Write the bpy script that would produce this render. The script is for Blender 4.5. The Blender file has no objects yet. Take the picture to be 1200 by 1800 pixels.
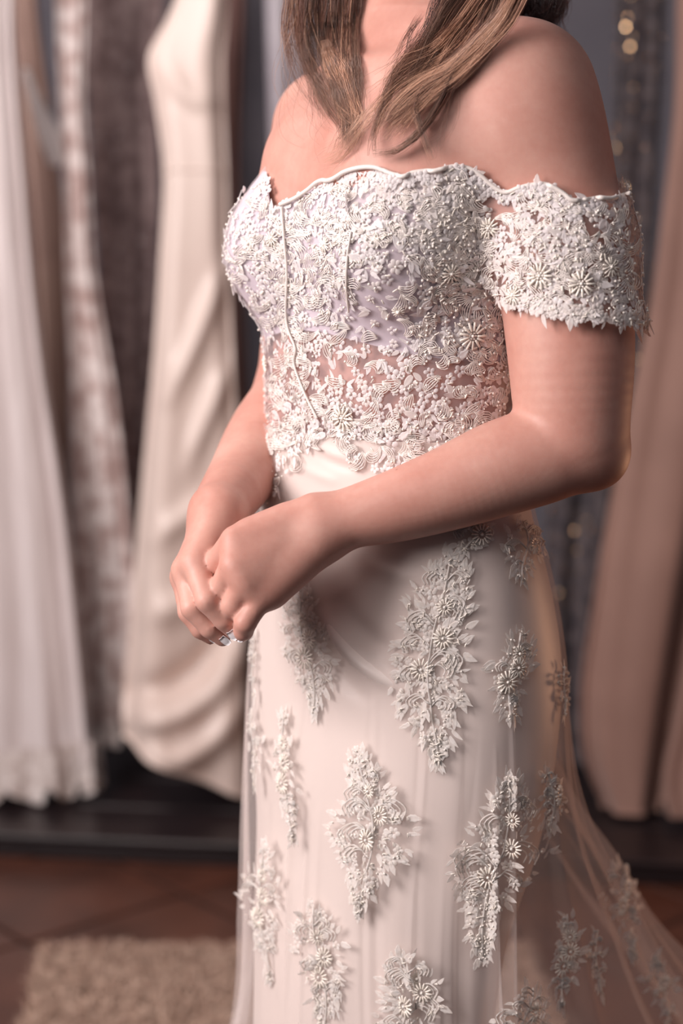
import bpy, math, random
import numpy as np
from mathutils import Vector, Matrix
from mathutils.bvhtree import BVHTree

random.seed(7)
RNG = np.random.default_rng(7)
sc = bpy.context.scene
COL = sc.collection

# ------------------------------------------------------------------ camera
F = 3000.0                      # focal length in pixels of a 1200x1800 frame
TH = math.radians(9.0)          # pitch down
H = 1.17                        # camera height
cam = bpy.data.cameras.new('camera')
cam.sensor_fit = 'VERTICAL'; cam.sensor_height = 36.0; cam.sensor_width = 24.0
cam.lens = F / 1800 * 36.0
cam.clip_start = 0.05; cam.clip_end = 50
cam.dof.use_dof = True; cam.dof.focus_distance = 1.43; cam.dof.aperture_fstop = 2.7
camo = bpy.data.objects.new('camera', cam); COL.objects.link(camo)
camo.location = (0, 0, H); camo.rotation_euler = (math.pi/2 - TH, 0, 0)
sc.camera = camo
ST, CT = math.sin(TH), math.cos(TH)
def W(px, py, d):
    """world point seen at a pixel of the photograph, d metres along the view axis"""
    u = -(py - 900) / F * d
    return np.array([(px - 600) / F * d, d*CT + u*ST, H - d*ST + u*CT])
def proj(P):
    P = np.asarray(P, float)
    x, y, z = P[..., 0], P[..., 1], P[..., 2] - H
    d = y*CT - z*ST; u = y*ST + z*CT
    return 600 + x/d*F, 900 - u/d*F, d
def WY(px, py, y):
    """world point at a pixel on the vertical plane Y = y"""
    k = -(py - 900) / F
    d = y / (CT + k*ST)
    return W(px, py, d)
def WZ(px, py, z):
    k = -(py - 900) / F
    d = (z - H) / (-ST + k*CT)
    return W(px, py, d)

# ------------------------------------------------------------------ light
vs = sc.view_settings
vs.view_transform = 'Standard'; vs.look = 'None'; vs.gamma = 1.0; vs.use_curve_mapping = False
vs.exposure = 0.0
cy = sc.cycles; cy.max_bounces = 6; cy.diffuse_bounces = 3; cy.glossy_bounces = 2; cy.transmission_bounces = 3; cy.transparent_max_bounces = 14
world = bpy.data.worlds.new('world'); sc.world = world; world.use_nodes = True
world.node_tree.nodes['Background'].inputs[0].default_value = (0.46, 0.42, 0.52, 1)
world.node_tree.nodes['Background'].inputs[1].default_value = 0.07
def area(name, loc, target, size, power, color, size_y=None):
    l = bpy.data.lights.new(name, 'AREA'); l.energy = power; l.color = color
    l.shape = 'RECTANGLE'; l.size = size; l.size_y = size_y or size
    o = bpy.data.objects.new(name, l); COL.objects.link(o)
    o.location = loc
    o.rotation_euler = (Vector(target) - Vector(loc)).to_track_quat('-Z', 'Y').to_euler()
    return o
area('window_light', (-1.85, 0.42, 1.85), (0.05, 1.55, 1.15), 1.2, 84, (1.0, 0.91, 0.895), 1.2)
area('top_fill_light', (-0.45, -0.3, 2.65), (0.0, 1.5, 1.2), 1.4, 15, (1.0, 0.92, 0.9), 1.4)  # added soft fill from above and in front, not a ceiling fixture
area('room_light', (-1.2, 2.1, 2.6), (-0.6, 3.4, 0.6), 1.2, 27, (1.0, 0.89, 0.85), 0.8)
area('warm_lamp', (1.3, 2.25, 0.6), (0.2, 1.7, 0.7), 0.4, 4.5, (1.0, 0.5, 0.28), 0.4)

# ------------------------------------------------------------------ materials
def nodes(name):
    m = bpy.data.materials.new(name); m.use_nodes = True
    nt = m.node_tree; b = nt.nodes['Principled BSDF']
    return m, nt, b
def srgb(r, g, b):
    f = lambda c: ((c/255+0.055)/1.055)**2.4 if c/255 > 0.04045 else c/255/12.92
    return (f(r), f(g), f(b), 1)
def tc(nt, scale=None, kind='Object'):
    t = nt.nodes.new('ShaderNodeTexCoord')
    if scale is None: return t.outputs[kind]
    mp = nt.nodes.new('ShaderNodeMapping'); mp.inputs['Scale'].default_value = scale
    nt.links.new(t.outputs[kind], mp.inputs['Vector']); return mp.outputs[0]
def noise(nt, vec, scale, detail=4, rough=0.55, dist=0):
    n = nt.nodes.new('ShaderNodeTexNoise')
    n.inputs['Scale'].default_value = scale; n.inputs['Detail'].default_value = detail
    n.inputs['Roughness'].default_value = rough; n.inputs['Distortion'].default_value = dist
    nt.links.new(vec, n.inputs['Vector']); return n.outputs['Fac']
def ramp(nt, fac, stops):
    r = nt.nodes.new('ShaderNodeValToRGB'); e = r.color_ramp.elements
    e[0].position, e[0].color = stops[0]; e[1].position, e[1].color = stops[-1]
    for p, c in stops[1:-1]:
        x = e.new(p); x.color = c
    nt.links.new(fac, r.inputs['Fac']); return r.outputs['Color']
def bump(nt, b, height, strength=0.3, dist=0.001):
    n = nt.nodes.new('ShaderNodeBump'); n.inputs['Strength'].default_value = strength
    n.inputs['Distance'].default_value = dist
    nt.links.new(height, n.inputs['Height']); nt.links.new(n.outputs[0], b.inputs['Normal'])
    return n
def fabric(name, c, c2=None, rough=0.6, sheen=0.3, scale=30, bstr=0.2, bscale=600, spec=0.3, stretch=(1, 1, 1), stops=(0.35, 0.65)):
    m, nt, b = nodes(name)
    v = tc(nt, stretch)
    if c2:
        n = noise(nt, v, scale, 5)
        nt.links.new(ramp(nt, n, [(stops[0], c), (stops[1], c2)]), b.inputs['Base Color'])
    else: b.inputs['Base Color'].default_value = c
    b.inputs['Roughness'].default_value = rough
    b.inputs['Specular IOR Level'].default_value = spec
    b.inputs['Sheen Weight'].default_value = sheen
    if bstr: bump(nt, b, noise(nt, v, bscale, 3), bstr, 0.001)
    return m

def skin_mat():
    m, nt, b = nodes('skin')
    v = tc(nt)
    n = noise(nt, v, 14, 5, 0.6)
    base = ramp(nt, n, [(0.3, srgb(193, 136, 121)), (0.5, srgb(203, 149, 134)), (0.7, srgb(211, 162, 147))])
    n2 = noise(nt, v, 160, 3)
    mx = nt.nodes.new('ShaderNodeMix'); mx.data_type = 'RGBA'; mx.blend_type = 'MULTIPLY'
    mx.inputs[0].default_value = 0.25
    nt.links.new(base, mx.inputs[6])
    nt.links.new(ramp(nt, n2, [(0.3, (0.86, 0.72, 0.7, 1)), (0.7, (1, 1, 1, 1))]), mx.inputs[7])
    # a few small moles
    vo = nt.nodes.new('ShaderNodeTexVoronoi'); vo.inputs['Scale'].default_value = 17
    nt.links.new(v, vo.inputs['Vector'])
    mole = ramp(nt, vo.outputs['Distance'], [(0.0, (0.3, 0.13, 0.1, 1)), (0.022, (0.42, 0.2, 0.15, 1)), (0.034, (1, 1, 1, 1))])
    m2 = nt.nodes.new('ShaderNodeMix'); m2.data_type = 'RGBA'; m2.blend_type = 'MULTIPLY'
    m2.inputs[0].default_value = 0.6
    nt.links.new(mx.outputs[2], m2.inputs[6]); nt.links.new(mole, m2.inputs[7])
    nt.links.new(m2.outputs[2], b.inputs['Base Color'])
    b.inputs['Roughness'].default_value = 0.5
    b.inputs['Specular IOR Level'].default_value = 0.45
    b.inputs['Subsurface Weight'].default_value = 0.15
    b.inputs['Subsurface Radius'].default_value = (1.0, 0.32, 0.2)
    b.inputs['Subsurface Scale'].default_value = 0.006
    b.inputs['Sheen Weight'].default_value = 0.06
    bump(nt, b, noise(nt, v, 900, 3, 0.6), 0.12, 0.0006)
    return m
M = {}
M['skin'] = skin_mat()

def sheer(name, c, alpha, transl=0.35, bscale=0):
    m = bpy.data.materials.new(name); m.use_nodes = True; nt = m.node_tree
    nt.nodes.clear()
    out = nt.nodes.new('ShaderNodeOutputMaterial')
    tr = nt.nodes.new('ShaderNodeBsdfTransparent')
    df = nt.nodes.new('ShaderNodeBsdfDiffuse'); df.inputs[0].default_value = c
    tl = nt.nodes.new('ShaderNodeBsdfTranslucent'); tl.inputs[0].default_value = c
    m1 = nt.nodes.new('ShaderNodeMixShader'); m1.inputs[0].default_value = transl
    nt.links.new(df.outputs[0], m1.inputs[1]); nt.links.new(tl.outputs[0], m1.inputs[2])
    m2 = nt.nodes.new('ShaderNodeMixShader'); m2.inputs[0].default_value = alpha
    nt.links.new(tr.outputs[0], m2.inputs[1]); nt.links.new(m1.outputs[0], m2.inputs[2])
    nt.links.new(m2.outputs[0], out.inputs[0])
    return m
M['tulle'] = sheer('tulle', srgb(240, 228, 224), 0.25)
M['net'] = sheer('net', srgb(236, 224, 226), 0.30)
M['sleeve_net'] = sheer('sleeve_net', srgb(238, 226, 224), 0.2)

def satin_mat():
    m, nt, b = nodes('satin')
    b.inputs['Base Color'].default_value = srgb(231, 216, 209)
    b.inputs['Roughness'].default_value = 0.42
    b.inputs['Specular IOR Level'].default_value = 0.45
    b.inputs['Sheen Weight'].default_value = 0.2
    v = tc(nt, (1, 1, 1))
    bump(nt, b, noise(nt, v, 900, 2), 0.05, 0.0006)
    return m
M['satin'] = satin_mat()
M['lining'] = fabric('lining', srgb(208, 196, 206), rough=0.7, bscale=900, bstr=0.1)
def lace_mat(name, c, c2, tl_=0.24, tr_=0.12):
    """thread embroidery: lets some light through and shows some of what is behind it"""
    m, nt, b = nodes(name)
    v = tc(nt)
    n = noise(nt, v, 300, 2, 0.6)
    col = ramp(nt, n, [(0.3, c), (0.65, c2)])
    nt.links.new(col, b.inputs['Base Color'])
    b.inputs['Roughness'].default_value = 0.5; b.inputs['Sheen Weight'].default_value = 0.25
    b.inputs['Specular IOR Level'].default_value = 0.4
    tl = nt.nodes.new('ShaderNodeBsdfTranslucent'); nt.links.new(col, tl.inputs[0])
    m1 = nt.nodes.new('ShaderNodeMixShader'); m1.inputs[0].default_value = tl_
    tr = nt.nodes.new('ShaderNodeBsdfTransparent')
    m2 = nt.nodes.new('ShaderNodeMixShader'); m2.inputs[0].default_value = tr_
    out = nt.nodes['Material Output']
    nt.links.new(b.outputs[0], m1.inputs[1]); nt.links.new(tl.outputs[0], m1.inputs[2])
    nt.links.new(m1.outputs[0], m2.inputs[1]); nt.links.new(tr.outputs[0], m2.inputs[2])
    nt.links.new(m2.outputs[0], out.inputs[0])
    return m
M['lace'] = lace_mat('lace', srgb(243, 233, 232), srgb(253, 247, 246))
M['lace2'] = lace_mat('lace_ivory', srgb(243, 231, 226), srgb(252, 245, 241))
M['lace_sheer'] = lace_mat('lace_sheer', srgb(244, 234, 226), srgb(254, 249, 245), 0.28, 0.22)
M['cord'] = fabric('cord', srgb(240, 229, 222), rough=0.45, bscale=1500, bstr=0.3, spec=0.4)
def bead_mat(name, c, rough, coat=0.6, trans=0.0):
    m, nt, b = nodes(name)
    b.inputs['Base Color'].default_value = c; b.inputs['Roughness'].default_value = rough
    b.inputs['Coat Weight'].default_value = coat; b.inputs['Coat Roughness'].default_value = 0.08
    b.inputs['Specular IOR Level'].default_value = 0.5
    b.inputs['Transmission Weight'].default_value = trans
    return m
M['pearl'] = bead_mat('pearl', srgb(250, 241, 232), 0.3, 0.25)
M['bugle'] = bead_mat('bugle', srgb(250, 240, 228), 0.2, 0.35)
M['nail'] = bead_mat('nail', srgb(252, 246, 248), 0.55, 0.0)

# ------------------------------------------------------------------ mesh helpers
def mesh_obj(name, V, Fc, mat=None, parent=None, smooth=True, kind=None, uv=None):
    me = bpy.data.meshes.new(name)
    V = np.asarray(V, np.float32)
    if isinstance(Fc, np.ndarray):
        n = Fc.shape[1]
        me.vertices.add(len(V)); me.vertices.foreach_set('co', V.ravel())
        me.loops.add(Fc.size); me.loops.foreach_set('vertex_index', Fc.astype(np.int32).ravel())
        me.polygons.add(len(Fc))
        me.polygons.foreach_set('loop_start', np.arange(0, Fc.size, n, dtype=np.int32))
        me.update(calc_edges=True)
    else:
        me.from_pydata([tuple(v) for v in V], [], Fc); me.update()
    me.polygons.foreach_set('use_smooth', np.full(len(me.polygons), smooth))
    if mat: me.materials.append(mat)
    o = bpy.data.objects.new(name, me); COL.objects.link(o)
    if parent: o.parent = parent; o.matrix_parent_inverse = parent.matrix_world.inverted() if False else Matrix.Translation(-Vector(parent.location))
    if kind: o['kind'] = kind
    return o
def thing(name, label, cat, loc=(0, 0, 0), group=None):
    o = bpy.data.objects.new(name, None); COL.objects.link(o); o.location = loc
    o.empty_display_size = 0.05
    o['label'] = label; o['category'] = cat
    if group: o['group'] = group
    return o
def tag(o, label, cat, group=None):
    o['label'] = label; o['category'] = cat
    if group: o['group'] = group
    return o
class MB:
    """collects vertices and faces into one mesh"""
    def __init__(s): s.V = []; s.F = []; s.n = 0
    def add(s, V, Fc):
        V = np.asarray(V, float); s.V.append(V)
        s.F.extend([tuple(i + s.n for i in f) for f in Fc]); s.n += len(V)
    def build(s, name, mat, parent=None, smooth=True, kind=None):
        if not s.V: return None
        return mesh_obj(name, np.concatenate(s.V), s.F, mat, parent, smooth, kind)
def grid_faces(nr, nc, wrap=True):
    r = np.arange(nr-1)[:, None]; c = np.arange(nc if wrap else nc-1)[None, :]
    c2 = (c+1) % nc
    a = r*nc + c; b = r*nc + c2; d = (r+1)*nc + c2; e = (r+1)*nc + c
    return np.stack([a, b, d, e], -1).reshape(-1, 4)
def interp(xs, tab):
    """smooth (monotone-ish cubic) interpolation of table rows [(x, v1, v2..)] at xs"""
    t = np.array(sorted(tab), float); X = t[:, 0]; out = []
    xs = np.clip(xs, X[0], X[-1])
    for k in range(1, t.shape[1]):
        Y = t[:, k]; m = np.gradient(Y, X)
        i = np.clip(np.searchsorted(X, xs) - 1, 0, len(X)-2)
        h = X[i+1]-X[i]; s = (xs-X[i])/h
        out.append((2*s**3-3*s**2+1)*Y[i] + (s**3-2*s**2+s)*h*m[i] + (-2*s**3+3*s**2)*Y[i+1] + (s**3-s**2)*h*m[i+1])
    return out
def spline(P, n):
    """Catmull-Rom through points"""
    P = np.asarray(P, float)
    if len(P) == 2:
        t = np.linspace(0, 1, n)[:, None]; return P[0]*(1-t)+P[1]*t
    Q = np.vstack([2*P[0]-P[1], P, 2*P[-1]-P[-2]])
    t = np.linspace(0, len(P)-1-1e-9, n); i = t.astype(int); f = (t-i)[:, None]
    a, b, c, d = Q[i], Q[i+1], Q[i+2], Q[i+3]
    return 0.5*((2*b)+(-a+c)*f+(2*a-5*b+4*c-d)*f**2+(-a+3*b-3*c+d)*f**3)
def tube(P, r, k=5, ends=True):
    P = np.asarray(P, float); n = len(P)
    T = np.gradient(P, axis=0); T /= np.linalg.norm(T, axis=1)[:, None] + 1e-12
    up = np.array([0.3, 0.2, 0.93]); A = np.cross(T, up); A /= np.linalg.norm(A, axis=1)[:, None] + 1e-9
    B = np.cross(T, A); th = np.arange(k)/k*2*np.pi
    r = np.broadcast_to(np.asarray(r, float), (n,))
    V = P[:, None, :] + r[:, None, None]*(np.cos(th)[None, :, None]*A[:, None, :] + np.sin(th)[None, :, None]*B[:, None, :])
    Fc = [tuple(x) for x in grid_faces(n, k)]
    if ends:
        Fc.append(tuple(range(k))[::-1]); Fc.append(tuple((n-1)*k+i for i in range(k)))
    return V.reshape(-1, 3), Fc

# ------------------------------------------------------------------ body field
YAW = math.radians(50)
FV = np.array([-math.sin(YAW), -math.cos(YAW), 0.0])    # the way the body faces
LV = np.array([math.cos(YAW), -math.sin(YAW), 0.0])     # towards her left
C0 = np.array([0.045, 1.55, 0.0])
def BW(u, v, z): return C0 + u*LV + v*FV + np.array([0, 0, z])
def smin(a, b, k):
    h = np.maximum(k - np.abs(a-b), 0)/k
    return np.minimum(a, b) - h*h*k*0.25
def smax(a, b, k): return -smin(-a, -b, k)
TORSO = [  # z, centre v, half width, front depth, back depth
    (0.70, -0.01, 0.155, 0.09, 0.11), (0.80, 0.0, 0.158, 0.088, 0.125), (0.88, 0.0, 0.150, 0.086, 0.112),
    (0.95, 0.0, 0.136, 0.088, 0.092), (1.01, 0.0, 0.126, 0.090, 0.082), (1.07, 0.0, 0.127, 0.092, 0.086),
    (1.13, 0.0, 0.134, 0.094, 0.095), (1.20, 0.0, 0.140, 0.096, 0.106), (1.26, -0.006, 0.140, 0.088, 0.104),
    (1.31, -0.018, 0.120, 0.066, 0.088), (1.345, -0.026, 0.088, 0.046, 0.066), (1.37, -0.03, 0.05, 0.03, 0.04)]
def ellipsoid(P, c, R, r):
    dt = P.dtype; R = np.asarray(R, dt); c = np.asarray(c, dt)
    x = P[..., 0]-c[0]; y = P[..., 1]-c[1]; z = P[..., 2]-c[2]
    k0 = 0; k1 = 0
    for i in range(3):
        q = (x*R[i, 0] + y*R[i, 1] + z*R[i, 2])*dt.type(1/r[i]); q *= q
        k0 = k0 + q; k1 = k1 + q*dt.type(1/r[i]**2)
    k0 = np.sqrt(k0)
    return k0*(k0-1)/(np.sqrt(k1)+dt.type(1e-9))
RB = np.stack([LV, FV, [0, 0, 1.0]])
def torso_base(P):
    dt = P.dtype
    x = P[..., 0]-dt.type(C0[0]); y = P[..., 1]-dt.type(C0[1]); z = P[..., 2]
    u = x*dt.type(LV[0]) + y*dt.type(LV[1]); v = x*dt.type(FV[0]) + y*dt.type(FV[1])
    if P.ndim == 4: cv, a, bf, bb = [q.astype(np.float32) for q in interp(P[0, 0, :, 2].astype(float), TORSO)]
    else: cv, a, bf, bb = interp(z, TORSO)
    v = v - cv
    b = np.where(v > 0, bf, bb)
    q = np.sqrt((u/a)**2 + (v/b)**2) + dt.type(1e-6)
    rad = np.sqrt(u*u+v*v)
    return np.maximum((rad - rad/q) * dt.type(0.92), z-dt.type(1.36))
BUST = [(BW(0.068, 0.058, 1.163), (0.058, 0.056, 0.056), 0.030), (BW(0.078, 0.040, 1.21), (0.050, 0.045, 0.045), 0.04),
        (BW(-0.068, 0.056, 1.163), (0.056, 0.056, 0.056), 0.030)]
def torso_sdf(P):
    d = torso_base(P)
    for c, r, k in BUST: d = smin(d, ellipsoid(P, c, RB, r), k)
    return d
def cone(P, A, B, ra, rb, n=None, s=1.0):
    dt = P.dtype
    A = np.asarray(A, dt); B = np.asarray(B, dt); ba = B-A; ib = dt.type(1/(ba@ba))
    x = P[..., 0]-A[0]; y = P[..., 1]-A[1]; z = P[..., 2]-A[2]
    t = x*(ba[0]*ib) + y*(ba[1]*ib) + z*(ba[2]*ib); np.clip(t, 0, 1, out=t)
    x = x - t*ba[0]; y = y - t*ba[1]; z = z - t*ba[2]
    t *= dt.type(rb-ra); t += dt.type(ra)
    return np.sqrt(x*x+y*y+z*z) - t

class Field:
    def __init__(s, lo, hi, h):
        s.lo = np.array(lo, float); s.h = h
        s.n = np.ceil((np.array(hi)-lo)/h).astype(int)+1
        s.G = np.full(tuple(s.n), 0.2, np.float32)
    def box(s, lo, hi):
        i0 = np.clip(np.floor((np.array(lo)-s.lo)/s.h).astype(int), 0, s.n-1)
        i1 = np.clip(np.ceil((np.array(hi)-s.lo)/s.h).astype(int)+1, 0, s.n)
        ax = [(s.lo[k] + s.h*np.arange(i0[k], i1[k])).astype(np.float32) for k in range(3)]
        P = np.moveaxis(np.stack(np.meshgrid(*ax, indexing='ij'), 0), 0, -1)   # each component contiguous
        return tuple(slice(i0[k], i1[k]) for k in range(3)), P
    def add(s, fn, lo, hi, k):
        lo = np.array(lo, float); hi = np.array(hi, float)
        x0 = lo[0]
        while x0 <= hi[0]:                       # in slabs, to keep memory low
            l2 = lo.copy(); h2 = hi.copy(); l2[0] = x0; h2[0] = min(hi[0], x0 + 0.02)
            sl, P = s.box(l2, h2)
            if P.size:
                d = fn(P).astype(np.float32)
                if k:
                    # smooth minimum only where this slab has not been blended yet
                    i0 = 0 if x0 == lo[0] else max(0, last - sl[0].start)
                    g = s.G[sl][i0:]
                    s.G[sl][i0:] = smin(g, d[i0:], k)
                else: s.G[sl] = np.minimum(s.G[sl], d)
                last = sl[0].stop
            x0 += 0.02
    def limb(s, pts, k, sub=7, pad=0.045):
        """a tapered limb along a smooth curve through (pixel point, radius) pairs, blended into the field"""
        C = spline(np.array([list(W(*p)) + [r] for p, r in pts]), (len(pts)-1)*sub+1)
        R = C[:, 3].max() + pad
        lo = C[:, :3].min(0) - R; hi = C[:, :3].max(0) + R
        i0 = np.clip(np.floor((lo-s.lo)/s.h).astype(int), 0, s.n-1); i1 = np.clip(np.ceil((hi-s.lo)/s.h).astype(int)+1, 0, s.n)
        L = Field.__new__(Field); L.h = s.h; L.lo = s.lo + i0*s.h; L.n = i1-i0
        L.G = np.full(tuple(L.n), 0.2, np.float32)
        for a, b in zip(C[:-1], C[1:]): L.cone(a[:3], b[:3], a[3], b[3], 0, pad=pad)
        sl = tuple(slice(i0[j], i1[j]) for j in range(3))
        s.G[sl] = smin(s.G[sl], L.G, k)
    def cone(s, A, B, ra, rb, k, n=None, sq=1.0, pad=0.045):
        A = np.asarray(A, float); B = np.asarray(B, float); m = max(ra, rb)+pad
        s.add(lambda P: cone(P, A, B, ra, rb, n, sq), np.minimum(A, B)-m, np.maximum(A, B)+m, k)
    def mesh(s, smooth=2):
        G = s.G; S = G < 0
        c = np.zeros(tuple(s.n-1), np.uint8)
        offs = [(i, j, k) for i in (0, 1) for j in (0, 1) for k in (0, 1)]
        nx, ny, nz = s.n-1
        for i, j, k in offs: c += S[i:i+nx, j:j+ny, k:k+nz]
        act = np.argwhere((c > 0) & (c < 8)); del c
        idx = np.full(tuple(s.n-1), -1, np.int32)
        idx[tuple(act.T)] = np.arange(len(act))
        acc = np.zeros((len(act), 3)); cnt = np.zeros(len(act))
        val = {o: G[act[:, 0]+o[0], act[:, 1]+o[1], act[:, 2]+o[2]].astype(float) for o in offs}
        for a in offs:
            for ax in range(3):
                if a[ax] == 0:
                    b = list(a); b[ax] = 1; b = tuple(b)
                    va, vb = val[a], val[b]; m = (va < 0) != (vb < 0)
                    t = va/(va-vb+1e-12)
                    p = np.tile(np.array(a, float), (len(act), 1)); p[:, ax] = t
                    acc[m] += p[m]; cnt[m] += 1
        V = s.lo + (act + acc/np.maximum(cnt, 1)[:, None])*s.h
        quads = []
        for ax in range(3):
            sl0 = [slice(None)]*3; sl1 = [slice(None)]*3
            sl0[ax] = slice(0, -1); sl1[ax] = slice(1, None)
            A0 = S[tuple(sl0)]; A1 = S[tuple(sl1)]
            e = np.argwhere(A0 != A1)
            o1, o2 = (ax+1) % 3, (ax+2) % 3
            ok = (e[:, o1] > 0) & (e[:, o2] > 0) & (e[:, o1] < s.n[o1]-1) & (e[:, o2] < s.n[o2]-1)
            e = e[ok]
            def g(d1, d2):
                q = e.copy(); q[:, o1] += d1; q[:, o2] += d2; return idx[tuple(q.T)]
            q = np.stack([g(-1, -1), g(0, -1), g(0, 0), g(-1, 0)], 1)
            inside = S[tuple(e.T)]
            q[~inside] = q[~inside][:, ::-1]
            quads.append(q[(q >= 0).all(1)])
        Q = np.concatenate(quads)
        for _ in range(smooth):
            A = np.zeros_like(V); n = np.zeros(len(V))
            for i in range(4):
                for j in (1, 3):
                    b = Q[:, (i+j) % 4]
                    for k in range(3): A[:, k] += np.bincount(Q[:, i], V[b, k], len(V))
                    n += np.bincount(Q[:, i], minlength=len(V))
            V = V*0.45 + 0.55*A/np.maximum(n, 1)[:, None]
        return V, Q

import time; _T0 = time.time()
# ------------------------------------------------------------------ the person's body
HS = 0.0018
fld = Field((-0.19, 1.30, 0.80), (0.29, 1.86, 1.63), HS)
fld.add(torso_base, (-0.2, 1.36, 0.8), (0.26, 1.72, 1.40), 0)
for c, r, k in BUST: fld.add(lambda P: ellipsoid(P, c, RB, r), c-0.13, c+0.13, k)
near_sh = W(915, 168, 1.44); far_sh = W(580, 222, 1.66)
neck_b = BW(0.0, -0.022, 1.30); neck_t = W(742, -60, 1.535)
fld.cone(neck_b, neck_t, 0.050, 0.0475, 0.035)
# trapezius and clavicles
nb = W(755, 75, 1.555)
fld.cone(nb, near_sh + np.array([0, 0.005, 0.004]), 0.036, 0.046, 0.05, pad=0.07)
fld.cone(nb + np.array([0, .0, -0.01]), far_sh + np.array([0, 0, 0.004]), 0.030, 0.040, 0.05, pad=0.07)
fld.cone(BW(0.014, 0.050, 1.315), near_sh + np.array([-0.03, -0.012, 0.028]), 0.008, 0.010, 0.03)
fld.cone(BW(-0.014, 0.050, 1.315), far_sh + np.array([0.02, -0.02, 0.026]), 0.008, 0.009, 0.03)
# chest towards the armpit
fld.cone(BW(0.06, 0.045, 1.24), W(880, 235, 1.425), 0.048, 0.046, 0.05, pad=0.07)
fld.cone(BW(-0.05, 0.035, 1.24), far_sh + np.array([0.0, 0, -0.03]), 0.038, 0.036, 0.05, pad=0.07)
# near (left) arm
NA = [((915, 172, 1.44), 0.057), ((955, 285, 1.43), 0.0562), ((985, 430, 1.425), 0.0555), ((1002, 600, 1.425), 0.0535), ((1006, 735, 1.43), 0.0480), ((1015, 775, 1.432), 0.0425)]
fld.limb(NA[:3], 0.045)
fld.limb(NA[2:], 0.006)
fld.cone(W(1038, 790, 1.434), W(1052, 806, 1.434), 0.026, 0.020, 0.02)
LFA = [((1008, 778, 1.430), 0.0385), ((960, 797, 1.428), 0.0410), ((880, 823, 1.424), 0.0400), ((790, 858, 1.420), 0.0350), ((700, 888, 1.418), 0.0303),
       ((625, 908, 1.417), 0.0258), ((572, 922, 1.417), 0.0240)]
fld.limb(LFA, 0.007)
# far (right) arm
RUA = [((580, 222, 1.66), 0.049), ((560, 400, 1.68), 0.046), ((535, 600, 1.69), 0.043), ((520, 700, 1.685), 0.040)]
fld.limb(RUA, 0.03)
RFA = [((520, 700, 1.685), 0.041), ((470, 768, 1.62), 0.0385), ((425, 838, 1.545), 0.0310), ((396, 880, 1.490), 0.0262), ((384, 897, 1.470), 0.0245)]
fld.limb(RFA, 0.012)

def hand(wr0, wr1, r0, r1, metas, fingers, thumb, offs=(0.30, 0.10, -0.10, -0.30), kf=0.0055, extra=()):
    """wr0->wr1 end of the forearm, metas: [(mcp, r)], fingers: [[(pt, r)...]]"""
    wr0, wr1 = W(*wr0), W(*wr1)
    def fn(P):
        d = cone(P, wr0, wr1, r0, r1)
        palm = None
        for (m, r), off in zip(metas, offs):
            mp = W(*m)
            st = wr1 + (mp - wr1)*0.10 + (W(*metas[0][0]) - W(*metas[3][0]))*off
            c = cone(P, st, mp, 0.0128, r)
            palm = c if palm is None else smin(palm, c, 0.016)
        for a, b, ra, rb in extra:
            palm = smin(palm, cone(P, W(*a), W(*b), ra, rb), 0.014)
        d = smin(d, palm, 0.018)
        fs = None
        for f in fingers + [thumb]:
            c = None
            for (a, ra), (b, rb) in zip(f[:-1], f[1:]):
                x = cone(P, W(*a), W(*b), ra, rb)
                # slight swelling at the joint
                c = x if c is None else smin(c, x, 0.0025)
            fs = c if fs is None else smin(fs, c, 0.0008)
        return smin(d, fs, kf)
    return fn
left_hand = hand((640, 904, 1.417), (572, 922, 1.417), 0.0265, 0.0238,
    [((413, 950, 1.397), 0.0118), ((412, 992, 1.389), 0.0120), ((430, 1024, 1.388), 0.0115), ((457, 1052, 1.394), 0.0112)],
    [[((412, 950, 1.397), 0.0116), ((381, 988, 1.412), 0.0100), ((386, 1022, 1.432), 0.0088), ((405, 1030, 1.432), 0.0072)],
     [((411, 992, 1.389), 0.0114), ((390, 1032, 1.401), 0.0102), ((396, 1062, 1.424), 0.0088), ((415, 1066, 1.432), 0.0074)],
     [((429, 1024, 1.388), 0.0108), ((409, 1065, 1.397), 0.0100), ((412, 1090, 1.418), 0.0084), ((428, 1092, 1.428), 0.0072)],
     [((456, 1052, 1.394), 0.0108), ((431, 1094, 1.392), 0.0092), ((428, 1108, 1.399), 0.0082), ((424, 1116, 1.408), 0.0066)]],
    [((520, 930, 1.43), 0.016), ((470, 955, 1.438), 0.0125), ((430, 985, 1.446), 0.0105), ((412, 1005, 1.45), 0.0085)],
    (0.22, 0.08, -0.08, -0.24), 0.0020, extra=[((546, 960, 1.408), (478, 1040, 1.402), 0.0145, 0.0125), ((500, 915, 1.415), (440, 938, 1.408), 0.0120, 0.0108)])
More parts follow.
